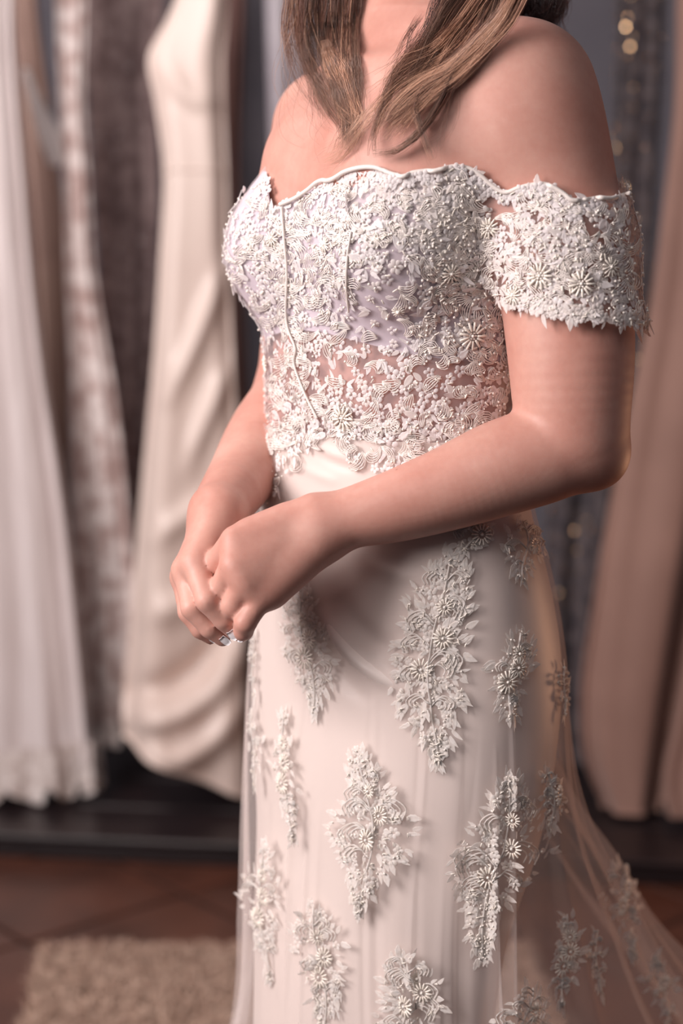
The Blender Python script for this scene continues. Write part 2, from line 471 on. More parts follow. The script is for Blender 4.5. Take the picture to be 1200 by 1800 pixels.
right_hand = hand((405, 868, 1.505), (384, 897, 1.470), 0.0275, 0.0236,
    [((344, 989, 1.418), 0.0122), ((327, 1003, 1.432), 0.0116), ((323, 1014, 1.452), 0.0110), ((327, 1022, 1.470), 0.0105)],
    [[((344, 989, 1.418), 0.0118), ((364, 1056, 1.398), 0.0096), ((393, 1090, 1.404), 0.0083), ((409, 1110, 1.410), 0.0066)],
     [((327, 1003, 1.432), 0.0114), ((338, 1069, 1.414), 0.0096), ((368, 1104, 1.417), 0.0083), ((391, 1123, 1.422), 0.0066)],
     [((323, 1014, 1.452), 0.0106), ((332, 1076, 1.436), 0.0092), ((352, 1106, 1.436), 0.0079), ((370, 1120, 1.440), 0.0064)],
     [((327, 1022, 1.470), 0.0100), ((333, 1072, 1.457), 0.0082), ((348, 1096, 1.456), 0.0072), ((362, 1108, 1.459), 0.0060)]],
    [((386, 915, 1.455), 0.016), ((388, 955, 1.440), 0.0130), ((398, 1000, 1.438), 0.0105), ((412, 1035, 1.444), 0.0085)],
    (0.20, 0.06, -0.06, -0.18), 0.0055, extra=[((392, 915, 1.455), (366, 975, 1.428), 0.0145, 0.0120)])
for fn, (a, b) in ((left_hand, (W(700, 1140, 1.36), W(360, 850, 1.50))), (right_hand, (W(290, 1140, 1.36), W(450, 830, 1.54)))):
    lo = np.minimum(a, b) - 0.02; hi = np.maximum(a, b) + 0.02
    fld.add(fn, lo, hi, 0)
# head above the frame: skull, jaw, chin, nose, ears
hc = W(722, -270, 1.525)
HF = np.array([-math.sin(math.radians(58)), -math.cos(math.radians(58)), -0.18]); HF /= np.linalg.norm(HF)
HL = np.cross(HF, [0, 0, 1]); HL /= np.linalg.norm(HL); HL = -HL if HL[0] < 0 else HL
HU = np.cross(HL, HF); HU = HU if HU[2] > 0 else -HU
RH = np.stack([HL, HF, HU])
def hp(l, f, u): return hc + l*HL + f*HF + u*HU
fld.add(lambda P: ellipsoid(P, hp(0, -0.012, 0.035), RH, (0.072, 0.09, 0.08)), hc-0.16, hc+0.16, 0.01)
fld.add(lambda P: ellipsoid(P, hp(0, 0.030, -0.030), RH, (0.056, 0.056, 0.078)), hc-0.16, hc+0.16, 0.03)
fld.cone(hp(0.038, 0.0, -0.068), hp(0.006, 0.070, -0.096), 0.018, 0.017, 0.025)
fld.cone(hp(-0.038, 0.0, -0.068), hp(-0.006, 0.070, -0.096), 0.018, 0.017, 0.025)
fld.cone(hp(0, 0.076, 0.018), hp(0, 0.094, -0.018), 0.006, 0.010, 0.014)
fld.cone(hp(-0.016, 0.074, -0.056), hp(0.016, 0.074, -0.056), 0.008, 0.008, 0.006)
for s in (-1, 1):
    fld.cone(hp(s*0.072, -0.012, 0.01), hp(s*0.072, -0.006, -0.03), 0.012, 0.008, 0.006)
    fld.cone(hp(s*0.02, 0.078, 0.022), hp(s*0.045, 0.060, 0.022), 0.006, 0.005, 0.016)
bV, bQ = fld.mesh(2)
del fld.G
# legs and pelvis inside the skirt, coarse, part of the same body mesh
low = Field((-0.2, 1.3, -0.01), (0.32, 1.86, 0.84), 0.007)
low.add(lambda P: np.maximum(torso_sdf(P), P[..., 2]-0.815), (-0.2, 1.3, 0.66), (0.32, 1.86, 0.83), 0)
for s in (-1, 1):
    low.cone(BW(s*0.075, -0.005, 0.76), BW(s*0.062, 0.0, 0.43), 0.078, 0.046, 0.03)
    low.cone(BW(s*0.062, -0.005, 0.43), BW(s*0.058, -0.02, 0.08), 0.046, 0.028, 0.03)
    low.cone(BW(s*0.058, -0.03, 0.035), BW(s*0.07, 0.12, 0.022), 0.032, 0.022, 0.03)
lV, lQ = low.mesh(2)
person = thing('person', 'person with wavy highlighted hair and bare shoulders, hands clasped at the waist', 'person', tuple(BW(0, 0, 0)))
body = mesh_obj('body', np.vstack([bV, lV]), np.vstack([bQ, lQ + len(bV)]), M['skin'], person)
body_bvh = BVHTree.FromPolygons([tuple(v) for v in bV], [tuple(q) for q in bQ.tolist()])
CAM = Vector((0, 0, H))
def cast(bvh, px, py):
    t = Vector(W(px, py, 1.0)) - CAM
    h = bvh.ray_cast(CAM, t.normalized(), 5.0)
    return h     # location, normal, index, distance
print('BODY TIME', time.time()-_T0, len(bV))

# fingernails: curved plates on the fingertips that show
def nail(px, py, d, dirpx, nrm, L=0.0095, w=0.0075):
    c = W(px, py, d); t = W(px+dirpx[0], py+dirpx[1], d+dirpx[2]) - c; t /= np.linalg.norm(t)
    n = np.asarray(nrm, float); n -= t*(n@t); n /= np.linalg.norm(n); b = np.cross(t, n)
    V = []; 
    for k, h in ((1, 0.0), (1, -0.0008)):
        for i in range(5):
            s = i/4; wd = w*(0.42 + 0.10*math.sin(math.pi*s)) * (1.0 if s < 0.8 else 0.8)
            for j in range(5):
                x = (j/2-1)
                V.append(c + t*(s-0.5)*L + b*x*wd + n*(h + 0.0016*(1-x*x) - 0.0005*s*s))
    Fc = [tuple(q) for q in grid_faces(5, 5, False)] + [tuple(int(i)+25 for i in q[::-1]) for q in grid_faces(5, 5, False)]
    rim = [0, 1, 2, 3, 4, 9, 14, 19, 24, 23, 22, 21, 20, 15, 10, 5]
    Fc += [(rim[i], rim[(i+1) % 16], rim[(i+1) % 16]+25, rim[i]+25) for i in range(16)]
    o = mesh_obj('fingernail', np.array(V), Fc, M['nail'], person); o['label'] = 'pale polished fingernail'
nail(409, 1117, 1.4015, (16, 18, 0.004), (-0.35, -0.9, 0.05))
nail(395, 1127, 1.4155, (20, 15, 0.004), (-0.45, -0.85, -0.1))
nail(422, 1122, 1.4010, (-6, 12, 0.006), (-0.4, -0.9, 0.0), 0.0078, 0.0066)
nail(371, 1125, 1.4355, (20, 12, 0.003), (-0.5, -0.7, -0.5), 0.0078, 0.0066)

# ------------------------------------------------------------------ the gown
gown = thing('wedding_gown', 'ivory off-shoulder wedding gown with beaded lace bodice and tulle skirt, worn by the person', 'wedding gown', tuple(BW(0, 0, 0)))
NPHI = 360
PHI = np.arange(NPHI)/NPHI*2*np.pi       # 0 = her left, pi/2 = front
def radial(zz, phi, off, sdf=torso_sdf, c=(0.0, 0.0), rmax=0.24):
    """radius where the field meets an offset, along horizontal rays from the body axis"""
    z, p = np.broadcast_arrays(zz, phi)
    D = np.cos(p)[..., None]*LV + np.sin(p)[..., None]*FV
    lo = np.full(z.shape, 0.02); hi = np.full(z.shape, rmax)
    O = C0 + np.stack([np.zeros_like(z), np.zeros_like(z), z], -1) + c[0]*LV + c[1]*FV
    for _ in range(22):
        m = (lo+hi)/2; ins = sdf(O + m[..., None]*D) < off
        lo = np.where(ins, m, lo); hi = np.where(ins, hi, m)
    return O + ((lo+hi)/2)[..., None]*D
def angdiff(p, a): return (p-a+np.pi) % (2*np.pi) - np.pi
# neckline height by azimuth (front notch = 90 deg)
NECK = [(-185, 1.20), (-150, 1.18), (-90, 1.175), (-30, 1.19), (0, 1.225), (25, 1.232), (50, 1.232), (66, 1.226), (78, 1.215), (86, 1.204), (91, 1.199), (96, 1.206),
        (103, 1.222), (112, 1.236), (125, 1.243), (150, 1.205), (175, 1.20)]
deg = (np.degrees(PHI)+180) % 360 - 180
NECKPX = [(470, 303), (480, 325), (497, 362), (520, 352), (545, 337), (565, 322), (590, 316), (612, 303), (640, 296), (665, 297), (685, 307), (706, 312), (730, 306), (765, 301), (795, 293), (822, 295), (842, 305), (860, 320), (878, 333), (893, 337), (912, 330), (935, 325), (955, 324),
          (972, 331), (990, 344), (1003, 355), (1020, 355), (1045, 351), (1070, 352), (1085, 346), (1098, 343)]
_tab = []
for _x, _y in NECKPX[:16]:
    _h = cast(body_bvh, _x, _y)
    if _h[0] is None: continue
    _p = np.array(_h[0]) - C0; _tab.append((math.degrees(math.atan2(_p @ FV, _p @ LV)), _p[2]+0.001))
print('NECK', [(round(a), round(b, 3)) for a, b in _tab])
_tab = sorted(_tab); _mono = [_tab[0]]
for a in _tab[1:]:
    if a[0] > _mono[-1][0]+1.0: _mono.append(a)
_mono += [(_mono[-1][0]+4, 1.236), (_mono[-1][0]+9, 1.226), (_mono[-1][0]+20, 1.212)]
NECK = [n for n in NECK if n[0] < _mono[0][0]-12 or n[0] > _mono[-1][0]+8] + _mono
ztop = interp(deg, NECK)[0]
zbot = 0.995 + 0*PHI
NV = 130
t = np.linspace(0, 1, NV)[:, None]
def shell(zt, zb, nv, off, ph=PHI):
    t = np.linspace(0, 1, nv)[:, None]
    z = zt[None, :]*(1-t) + zb[None, :]*t
    return radial(z, np.broadcast_to(ph, z.shape), off)
bod = shell(ztop, zbot, NV, 0.0075)
bodice = mesh_obj('bodice', bod.reshape(-1, 3), grid_faces(NV, NPHI), M['net'], gown)
cup = shell(ztop-0.002, 1.082 + 0.012*np.cos(2*(PHI-np.pi/2)), 70, 0.0064)
cupo = mesh_obj('cup_lining', cup.reshape(-1, 3), grid_faces(70, NPHI), M['lining'], gown)

# satin underskirt: z, centre v, half width, front, back
SAT = [(0.0, 0.02, 0.16, 0.11, 0.11), (0.3, 0.02, 0.14, 0.10, 0.09), (0.46, 0.015, 0.138, 0.102, 0.075), (0.54, 0.01, 0.146, 0.102, 0.085), (0.62, 0.0, 0.156, 0.104, 0.118),
       (0.70, 0.0, 0.166, 0.102, 0.140), (0.79, 0.0, 0.166, 0.098, 0.150), (0.87, 0.0, 0.158, 0.098, 0.130), (0.935, 0.0, 0.146, 0.100, 0.105), (0.975, 0.0, 0.138, 0.101, 0.098), (1.016, 0.0, 0.134, 0.100, 0.092)]
TUL = [(0.0, 0.0, 0.30, 0.22, 0.75), (0.25, 0.0, 0.235, 0.165, 0.52), (0.44, 0.0, 0.180, 0.118, 0.345), (0.54, 0.0, 0.172, 0.116, 0.270), (0.61, 0.0, 0.172, 0.115, 0.210), (0.67, 0.0, 0.173, 0.112, 0.176),
       (0.73, 0.0, 0.173, 0.107, 0.160), (0.79, 0.0, 0.170, 0.102, 0.156), (0.87, 0.0, 0.162, 0.102, 0.135), (0.935, 0.0, 0.150, 0.104, 0.109), (0.975, 0.0, 0.1415, 0.1045, 0.1012), (1.006, 0.0, 0.138, 0.1035, 0.096)]
def ringmesh(tab, zs, nphi, mod=None):
    ph = np.arange(nphi)/nphi*2*np.pi
    cv, a, bf, bb = interp(zs, tab)
    c, s = np.cos(ph)[None, :], np.sin(ph)[None, :]
    b = np.where(s > 0, bf[:, None], bb[:, None])
    k = 1.0 if mod is None else mod(zs[:, None], ph[None, :])
    u = a[:, None]*c*k; v = cv[:, None] + b*s*k
    return C0 + u[..., None]*LV + v[..., None]*FV + np.stack([0*u, 0*u, zs[:, None]+0*u], -1)
zs = np.concatenate([np.linspace(1.003, 0.42, 230), np.linspace(0.41, 0.012, 40)])
def satmod(z, p):
    low = np.clip((0.68-z)/0.3, 0, 1)
    return 1 + low*0.018*np.sin(9*p+1.2) + low*0.010*np.sin(17*p)
S = ringmesh(SAT, zs, 360, satmod)
# folds in the satin, as ridges along paths given on the cloth
def ridge(Sg, path, amp, wid):
    px, py, d = proj(Sg)
    Q = spline(np.array(path, float), 60)
    dist = np.full(px.shape, 1e9); tt = np.zeros(px.shape)
    for i, q in enumerate(Q):
        dd = np.hypot(px-q[0], py-q[1]); m = dd < dist
        dist = np.where(m, dd, dist); tt = np.where(m, i/59, tt)
    w = amp*np.exp(-(dist/wid)**2)*np.sin(np.pi*np.clip(tt, 0.02, 0.98))
    front = ((Sg-C0) @ LV*0.643+(Sg-C0) @ FV*0.2) > -0.2
    vis = (np.einsum('ijk,k->ij', Sg-C0, np.array([0, -1.0, 0])) > 0)
    N = Sg - C0; N[..., 2] = 0; N /= np.linalg.norm(N, axis=-1)[..., None]
    return Sg + (w*vis)[..., None]*N
for path, amp, wid in [([(560, 1060), (600, 1130), (660, 1185), (730, 1220)], 0.008, 14), ([(590, 1040), (640, 1110), (700, 1150)], -0.007, 18),
                       ([(545, 1100), (590, 1180), (660, 1240)], -0.006, 16), ([(540, 775), (590, 800), (655, 815)], 0.0022, 8), ([(540, 790), (590, 815), (640, 830)], -0.002, 8), ([(500, 800), (560, 835), (600, 850)], 0.002, 9), ([(640, 985), (700, 1010), (770, 1015)], 0.003, 14)]:
    S = ridge(S, path, amp, wid)
sat = mesh_obj('satin_skirt', S.reshape(-1, 3), grid_faces(len(zs), 360), M['satin'], gown)
zt = np.concatenate([np.linspace(1.006, 0.42, 230), np.linspace(0.41, 0.012, 40)])
def tulmod(z, p):
    low = np.clip((0.80-z)/0.35, 0, 1.3)
    back = 0.7 + 0.7*np.clip(-np.sin(p), 0, 1)
    f = np.sin(13*p+0.6) + 0.6*np.sin(23*p+2.0) + 0.35*np.sin(37*p)
    return 1 + low*0.026*f*back + low*0.018*np.sin(7*p+0.3)
_rf = random.Random(21)
FOLDS = [(_rf.uniform(0, 6.283), _rf.uniform(.66, .90), _rf.uniform(.010, .026), _rf.uniform(.010, .022)*(1 if i % 2 else -.6), _rf.uniform(-.25, .25)) for i in range(46)]
_tulmod0 = tulmod
def tulmod(z, p):
    k = _tulmod0(z, p)
    for ph, z0, wd, am, dr in FOLDS:                 # narrow hanging folds in the tulle
        g = np.clip((z0-z)/.25, 0, 1)
        k = k + g*am*4*np.exp(-(angdiff(p, ph+dr*(z0-z))/(wd*(1+.6*g)))**2)*.9
    return k
T = ringmesh(TUL, zt, 720, tulmod)
# keep the tulle outside the satin
_cv, _a, _bf, _bb = interp(zt, SAT)
_ph = np.arange(720)/720*2*np.pi
_u = (T-C0) @ LV; _v = (T-C0) @ FV - _cv[:, None]
_th = np.arctan2(_v/np.where(_v > 0, _bf[:, None], _bb[:, None]), _u/_a[:, None])
_q = np.sqrt((_u/_a[:, None])**2 + (_v/np.where(_v > 0, _bf[:, None], _bb[:, None]))**2)/satmod(zt[:, None], _th)
_k = np.maximum(_q, 1.028)/_q
T = C0 + (_u*_k)[..., None]*LV + (_v*_k+_cv[:, None])[..., None]*FV + np.stack([0*_u, 0*_u, T[..., 2]], -1)
tul = mesh_obj('tulle_overskirt', T.reshape(-1, 3), grid_faces(len(zt), 720), M['tulle'], gown)

# sleeves: rays from the arm axis onto the union of arm and chest
def armseg(P, pts):
    d = None
    for (a, ra), (b, rb) in zip(pts[:-1], pts[1:]):
        x = cone(P, W(*a), W(*b), ra, rb); d = x if d is None else smin(d, x, 0.01)
    return d
def near_union(P):
    d = smin(armseg(P, NA), torso_sdf(P), 0.02)
    return smin(d, cone(P, BW(0.06, 0.045, 1.24), W(880, 235, 1.425), 0.048, 0.046), 0.05)
def far_union(P): return smin(armseg(P, RUA), torso_sdf(P), 0.03)
def sleeve(axis0, axis1, fn, off0, off1, top, bot, a0, a1, n=160, nv=60, ref=None):
    """top/bot: tables angle -> position along the axis; angle 0 = towards the camera's right"""
    A0, A1 = W(*axis0), W(*axis1); ax = A1-A0; L = np.linalg.norm(ax); ax /= L
    e1 = np.array([1.0, 0, 0]); e1 -= ax*(e1@ax); e1 /= np.linalg.norm(e1)
    e2 = np.cross(ax, e1)
    if e2[1] > 0: e2 = -e2                     # e2 towards the camera
    ang = np.radians(np.linspace(a0, a1, n))
    tp = interp(np.degrees(ang), top)[0]; bt = interp(np.degrees(ang), bot)[0]
    v = np.linspace(0, 1, nv)[:, None]
    s = tp[None]*(1-v)+bt[None]*v
    off = off0*(1-v)+off1*v + 0*s
    D = np.cos(ang)[None, :, None]*e1 + np.sin(ang)[None, :, None]*e2 + 0*s[..., None]
    O = A0 + s[..., None]*L*ax
    lo = np.full(s.shape, 0.01); hi = np.full(s.shape, 0.30)
    # first crossing outwards
    rs = np.linspace(0.02, 0.26, 120); r = np.full(s.shape, np.nan); prev = fn(O+0.02*D)-off
    for k in range(1, len(rs)):
        cur = fn(O + rs[k]*D)-off
        m = np.isnan(r) & (prev < 0) & (cur >= 0)
        r = np.where(m, rs[k-1]+(rs[k]-rs[k-1])*prev/(prev-cur+1e-9), r); prev = cur
    r = np.where(np.isnan(r), 0.062, r)
    return O + r[..., None]*D
# angles: 0 right, 90 to the camera, 180 to her chest
_A0, _A1 = W(940, 300, 1.43), W(1000, 590, 1.425); _ax = _A1-_A0; _L = np.linalg.norm(_ax); _ax = _ax/_L
_e1 = np.array([1.0, 0, 0]); _e1 -= _ax*(_e1@_ax); _e1 /= np.linalg.norm(_e1); _e2 = np.cross(_ax, _e1); _e2 = -_e2 if _e2[1] > 0 else _e2
_st = []
for _x, _y in NECKPX[12:-2]:
    _h = cast(body_bvh, _x, _y)
    if _h[0] is None: continue
    _p = np.array(_h[0])-_A0; _st.append((math.degrees(math.atan2(_p@_e2, _p@_e1)), (_p@_ax)/_L+0.01))
print('SLV', [(round(a), round(b, 2)) for a, b in _st])
_st = sorted(_st); _m2 = [_st[0]]
for a in _st[1:]:
    if a[0] > _m2[-1][0]+1.0: _m2.append(a)
STOP = [(-110, 0.20), (-60, 0.14), (-10, 0.12)] + [a for a in _m2 if a[0] > 5] + ([(180, _m2[-1][1])] if _m2[-1][0] < 175 else [])
SL = sleeve((940, 300, 1.43), (1000, 590, 1.425), near_union, 0.006, 0.008,
            STOP,
            [(-110, 1.02), (-60, 1.02), (0, 1.02), (50, 1.04), (90, 0.96), (120, 0.86), (150, 0.76), (180, 0.62)], -110, 168)
slv = mesh_obj('sleeve', SL.reshape(-1, 3), grid_faces(60, 160, False), M['sleeve_net'], gown)
FS = sleeve((580, 300, 1.67), (545, 560, 1.685), far_union, 0.006, 0.009,
            [(0, 0.05), (180, 0.05), (300, 0.05)], [(0, 1.0), (300, 1.0)], 150, 290, 90, 40)
fslv = mesh_obj('sleeve', FS.reshape(-1, 3), grid_faces(40, 90, False), M['sleeve_net'], gown)
print('GOWN TIME', time.time()-_T0)

# ------------------------------------------------------------------ lace pieces
def flower(r, petals=5, seed=0):
    rr = random.Random(seed); V = [(0, 0, 0.05*r)]; Fc = []
    for k in range(petals):
        a = 2*math.pi*k/petals + rr.uniform(-.12, .12); L = r*rr.uniform(.88, 1.08)
        ca, sa = math.cos(a), math.sin(a); w = L*0.36
        n0 = len(V)
        V.append((ca*L*.58, sa*L*.58, 0.03*r))
        for ring, (sc_, h) in enumerate(((0.72, 0.09*r), (1.0, 0.0*r))):
            for j in range(7):
                t = 2*math.pi*j/7
                x = L*.58 + math.cos(t)*L*.44*sc_; y = math.sin(t)*w*sc_
                V.append((ca*x - sa*y, sa*x + ca*y, h))
        for j in range(7):
            j2 = (j+1) % 7
            Fc.append((n0, n0+1+j, n0+1+j2)); Fc.append((n0+1+j, n0+8+j, n0+8+j2, n0+1+j2))
    return np.array(V), Fc
def leaf(L, w, serr=0.0, bend=0.0, seed=0):
    """an embroidered leaf: raised corded outline and midrib around sunken fill"""
    n = 7; V = []; Fc = []; prof = ((-1, 0.0), (-.8, .10), (-.45, .02), (0, .06), (.45, .02), (.8, .10), (1, 0.0))
    for i in range(n):
        s = i/(n-1); ww = w*math.sin(math.pi*(0.08+0.92*s)**0.8)**0.85*(1 if i % 2 else 1-serr)
        if i == n-1: ww = w*0.03
        x = (s)*L; by = bend*L*s*s
        for q, h in prof: V.append((x, by + q*ww, h*w))
    m = len(prof)
    for i in range(n-1):
        for j in range(m-1):
            a = i*m+j; Fc.append((a, a+1, a+m+1, a+m))
    return np.array(V), Fc
def pearl(r, sub=0):
    V = []; nr, ns = 5, 7
    V.append((0, 0, r))
    for i in range(1, nr):
        p = math.pi*i/nr
        for j in range(ns):
            t = 2*math.pi*j/ns; V.append((r*math.sin(p)*math.cos(t), r*math.sin(p)*math.sin(t), r*math.cos(p)))
    V.append((0, 0, -r)); Fc = []
    for j in range(ns): Fc.append((0, 1+j, 1+(j+1) % ns))
    for i in range(nr-2):
        for j in range(ns):
            a = 1+i*ns; Fc.append((a+j, a+ns+j, a+ns+(j+1) % ns, a+(j+1) % ns))
    a = 1+(nr-2)*ns
    for j in range(ns): Fc.append((len(V)-1, a+(j+1) % ns, a+j))
    return np.array(V)+np.array([0, 0, r*0.8]), Fc
def bugle(L, r):
    P = np.array([(-.5*L, 0, r), (-.42*L, 0, r), (.42*L, 0, r), (.5*L, 0, r)])
    return tube(P, [r*.55, r, r, r*.55], 6)
FLOWERS = [flower(1.0, 5, i) for i in range(3)] + [flower(1.0, 6, 9), flower(1.0, 4, 12)]
LEAVES = [leaf(1.0, .24, 0, .1), leaf(1.0, .22, .3, -.12), leaf(1.0, .3, .2, 0), leaf(1.0, .16, 0, .25)]
PEARL = pearl(1.0); BUGLE = bugle(1.0, 0.14)
def frame(n, rot):
    n = np.array(n, float); n /= np.linalg.norm(n)
    e1 = np.array([1.0, 0, 0]) - n*n[0]
    if np.linalg.norm(e1) < 0.15: e1 = np.array([0, 1.0, 0]) - n*n[1]
    e1 /= np.linalg.norm(e1); e2 = np.cross(n, e1)
    c, s = math.cos(rot), math.sin(rot)
    return np.stack([c*e1+s*e2, -s*e1+c*e2, n], 0)          # rows: x, y, z axes
def put(mb, piece, loc, n, rot, scale, lift=0.0, tilt=0.0):
    V, Fc = piece; R = frame(n, rot)
    if tilt:
        c, s = math.cos(tilt), math.sin(tilt); R = np.stack([c*R[0]+s*R[2], R[1], -s*R[0]+c*R[2]])
    mb.add(np.asarray(loc) + (V*scale) @ R + lift*R[2], Fc)
def bvh_of(V, Q): return BVHTree.FromPolygons([tuple(v) for v in V.reshape(-1, 3)], [tuple(q) for q in Q.tolist()])
bod_bvh = bvh_of(bod, grid_faces(NV, NPHI))
slv_bvh = bvh_of(SL, grid_faces(60, 160, False))
tul_bvh = bvh_of(T, grid_faces(len(zt), 720))
def hit(bvhs, px, py):
    best = None
    for b in bvhs:
        h = cast(b, px, py)
        if h[0] is not None and (best is None or h[3] < best[3]): best = h
    if best is None: return None
    loc = np.array(best[0]); n = np.array(best[1]); v = loc - np.array(CAM)
    if n @ v > 0: n = -n
    return loc, n
def inpoly(p, poly):
    x, y = p; c = False; j = len(poly)-1
    for i in range(len(poly)):
        (xi, yi), (xj, yj) = poly[i], poly[j]
        if (yi > y) != (yj > y) and x < (xj-xi)*(y-yi)/(yj-yi)+xi: c = not c
        j = i
    return c
def poisson(poly, r, dens=None, tries=30000, seed=1):
    rr = random.Random(seed); cell = {}; out = []
    xs = [p[0] for p in poly]; ys = [p[1] for p in poly]
    for _ in range(tries):
        p = (rr.uniform(min(xs), max(xs)), rr.uniform(min(ys), max(ys)))
        if not inpoly(p, poly): continue
        dn = dens(*p) if dens else 1.0; rl = r/math.sqrt(dn)
        g = (int(p[0]//r), int(p[1]//r)); ok = True; m = int(math.ceil(rl/r))
        for i in range(-m, m+1):
            for j in range(-m, m+1):
                for q in cell.get((g[0]+i, g[1]+j), ()):
                    if (q[0]-p[0])**2 + (q[1]-p[1])**2 < rl*rl: ok = False; break
        if ok: cell.setdefault(g, []).append(p); out.append(p)
    return out
BODPOLY = [(470, 303), (480, 325), (497, 362)] + [p for p in NECKPX[3:18]] + [(870, 340), (880, 540), (900, 640), (895, 690), (880, 745), (800, 770), (700, 775), (640, 770), (560, 770), (520, 800), (490, 860), (462, 890), (455, 820), (452, 660), (440, 590), (410, 500), (393, 440), (398, 390), (440, 345)]
SLVPOLY = [(760, 305)] + NECKPX[14:] + [(1108, 430), (1118, 520), (1130, 600), (1090, 592), (1060, 590), (1025, 602), (985, 585), (950, 572), (905, 556), (880, 548), (850, 535), (790, 520), (760, 490), (745, 400)]
SPARSE = [[(690, 430), (735, 470), (745, 560), (690, 610), (625, 600), (610, 540), (640, 500)], [(545, 560), (640, 600), (720, 605), (830, 640), (815, 715), (690, 735), (580, 700), (535, 620)]]
OPEN_SLV = [[(860, 335), (905, 345), (900, 400), (850, 395), (830, 370)], [(1030, 380), (1060, 385), (1065, 430), (1030, 430)]]
def dens_b(x, y):
    if inpoly((x, y), SPARSE[1]): return 0.42
    if inpoly((x, y), SPARSE[0]): return 0.26
    return 1.0
def dens_s(x, y):
    if any(inpoly((x, y), s) for s in OPEN_SLV): return 0.2
    return 1.0
flower_me = []
for i, (V, Fc) in enumerate(FLOWERS):
    me = bpy.data.meshes.new('lace_flower'); me.from_pydata([tuple(v) for v in V], [], Fc); me.update()
    me.polygons.foreach_set('use_smooth', np.full(len(me.polygons), True)); me.materials.append(M['lace'] if i % 2 == 0 else M['lace2']); flower_me.append(me)
leaf_me = []
for i, (V, Fc) in enumerate(LEAVES):
    me = bpy.data.meshes.new('lace_leaf'); me.from_pydata([tuple(v) for v in V], [], Fc); me.update()
    me.polygons.foreach_set('use_smooth', np.full(len(me.polygons), True)); me.materials.append(M['lace'] if i % 2 else M['lace2']); leaf_me.append(me)
def inst(me, name, parent, loc, n, rot, scale, lift=0.0, tilt=0.0):
    o = bpy.data.objects.new(name, me); COL.objects.link(o); o.parent = parent
    R = frame(n, rot)
    if tilt:
        c, s = math.cos(tilt), math.sin(tilt); R = np.stack([c*R[0]+s*R[2], R[1], -s*R[0]+c*R[2]])
    m = Matrix.Identity(4)
    p = np.asarray(loc) + lift*R[2]
    for r in range(3):
        for c in range(3): m[r][c] = R[c][r]*scale
        m[r][3] = p[r]
    o.matrix_basis = m
    return o
rr = random.Random(5)
def lace_field(poly, bvhs, part, dens, spacing, nobj_f, nobj_l, seed):
    """cover a stretch of cloth: flowers and leaves as pieces, threads and beads in between"""
    pts = poisson(poly, spacing, dens, 24000, seed); rr.shuffle(pts)
    mbl = MB(); mbp = MB(); mbb = MB(); mbc = MB(); nf = nl = 0
    for x, y in pts:
        h = hit(bvhs, x, y)
        if h is None: continue
        loc, n = h
        rot = rr.uniform(0, 6.283)
        q = rr.random()
        if q < 0.42:
            k = rr.randrange(len(FLOWERS)); s = rr.uniform(.0042, .0070); li = rr.uniform(.0003, .0012); ti = rr.uniform(-.2, .2)
            if nf < nobj_f: inst(flower_me[k], 'lace_flower', part, loc, n, rot, s, li, ti); nf += 1
            else: put(mbl, FLOWERS[k], loc, n, rot, s, li, ti)
            if rr.random() < .45: put(mbp, PEARL, loc, n, 0, rr.uniform(.0010, .0014), 0.0014)
        elif q < 0.74:
            k = rr.randrange(len(LEAVES)); s = rr.uniform(.0075, .0135); li = rr.uniform(.0003, .0014); ti = rr.uniform(-.05, .16)
            if nl < nobj_l: inst(leaf_me[k], 'lace_leaf', part, loc, n, rot, s, li, ti); nl += 1
            else: put(mbl, LEAVES[k], loc, n, rot, s, li, ti)
            if rr.random() < .5: put(mbl, LEAVES[rr.randrange(4)], loc, n, rot+rr.choice((-.8, .8)), s*.8, li, rr.uniform(0, .3))
        else:                                           # a spray of curved threads
            base = rr.uniform(0, 6.283); cv = rr.uniform(-1.6, 1.6); L = rr.uniform(22, 40)
            for j in range(5):
                P = []
                for s in np.linspace(0, 1, 7):
                    a = base + cv*s; d = L*s; ox = j*3.2*(0.4+math.sin(math.pi*s))
                    hh = hit(bvhs, x + d*math.cos(a) - ox*math.sin(a), y + d*math.sin(a) + ox*math.cos(a))
                    if hh is None: P = []; break
                    P.append(hh[0] + hh[1]*0.0016)
                if len(P) == 7 and max(np.linalg.norm(P[i+1]-P[i]) for i in range(6)) < .02: mbc.add(*tube(P, .00045, 4))
        for _ in range(2):
            if rr.random() < .38:
                hh = hit(bvhs, x+rr.uniform(-9, 9), y+rr.uniform(-9, 9))
                if hh is not None:
                    if rr.random() < .5: put(mbp, PEARL, hh[0], hh[1], 0, rr.uniform(.0007, .0013), .001)
                    else: put(mbb, BUGLE, hh[0], hh[1], rr.uniform(0, 6.28), rr.uniform(.0032, .0048), .0018, rr.uniform(-.2, .2))
    mbl.build('lace_sprigs', M['lace'], part, kind='stuff'); mbc.build('lace_threads', M['cord'], part, kind='stuff')
    mbp.build('pearl_beads', M['pearl'], part, kind='stuff'); mbb.build('bugle_beads', M['bugle'], part, kind='stuff')
def starburst(mbb, mbp, bvhs, x, y, rpx, n=13):
    h = hit(bvhs, x, y)
    if h is None: return
    loc, nn = h
    R = frame(nn, 0)
    sc_ = rpx/2070.0
    for k in range(n):
        a = 2*math.pi*k/n + rr.uniform(-.1, .1)
        p = loc + (R[0]*math.cos(a)+R[1]*math.sin(a))*sc_*.62 + nn*.0022
        put(mbb, BUGLE, p, nn, a, sc_*.62, 0, -.12)
    put(mbp, PEARL, loc, nn, 0, .0016, .0022)
    for k in range(6):
        a = k*1.047; put(mbp, PEARL, loc + (R[0]*math.cos(a)+R[1]*math.sin(a))*sc_*.22, nn, 0, .0011, .002)
bod_b = [bod_bvh, tul_bvh]
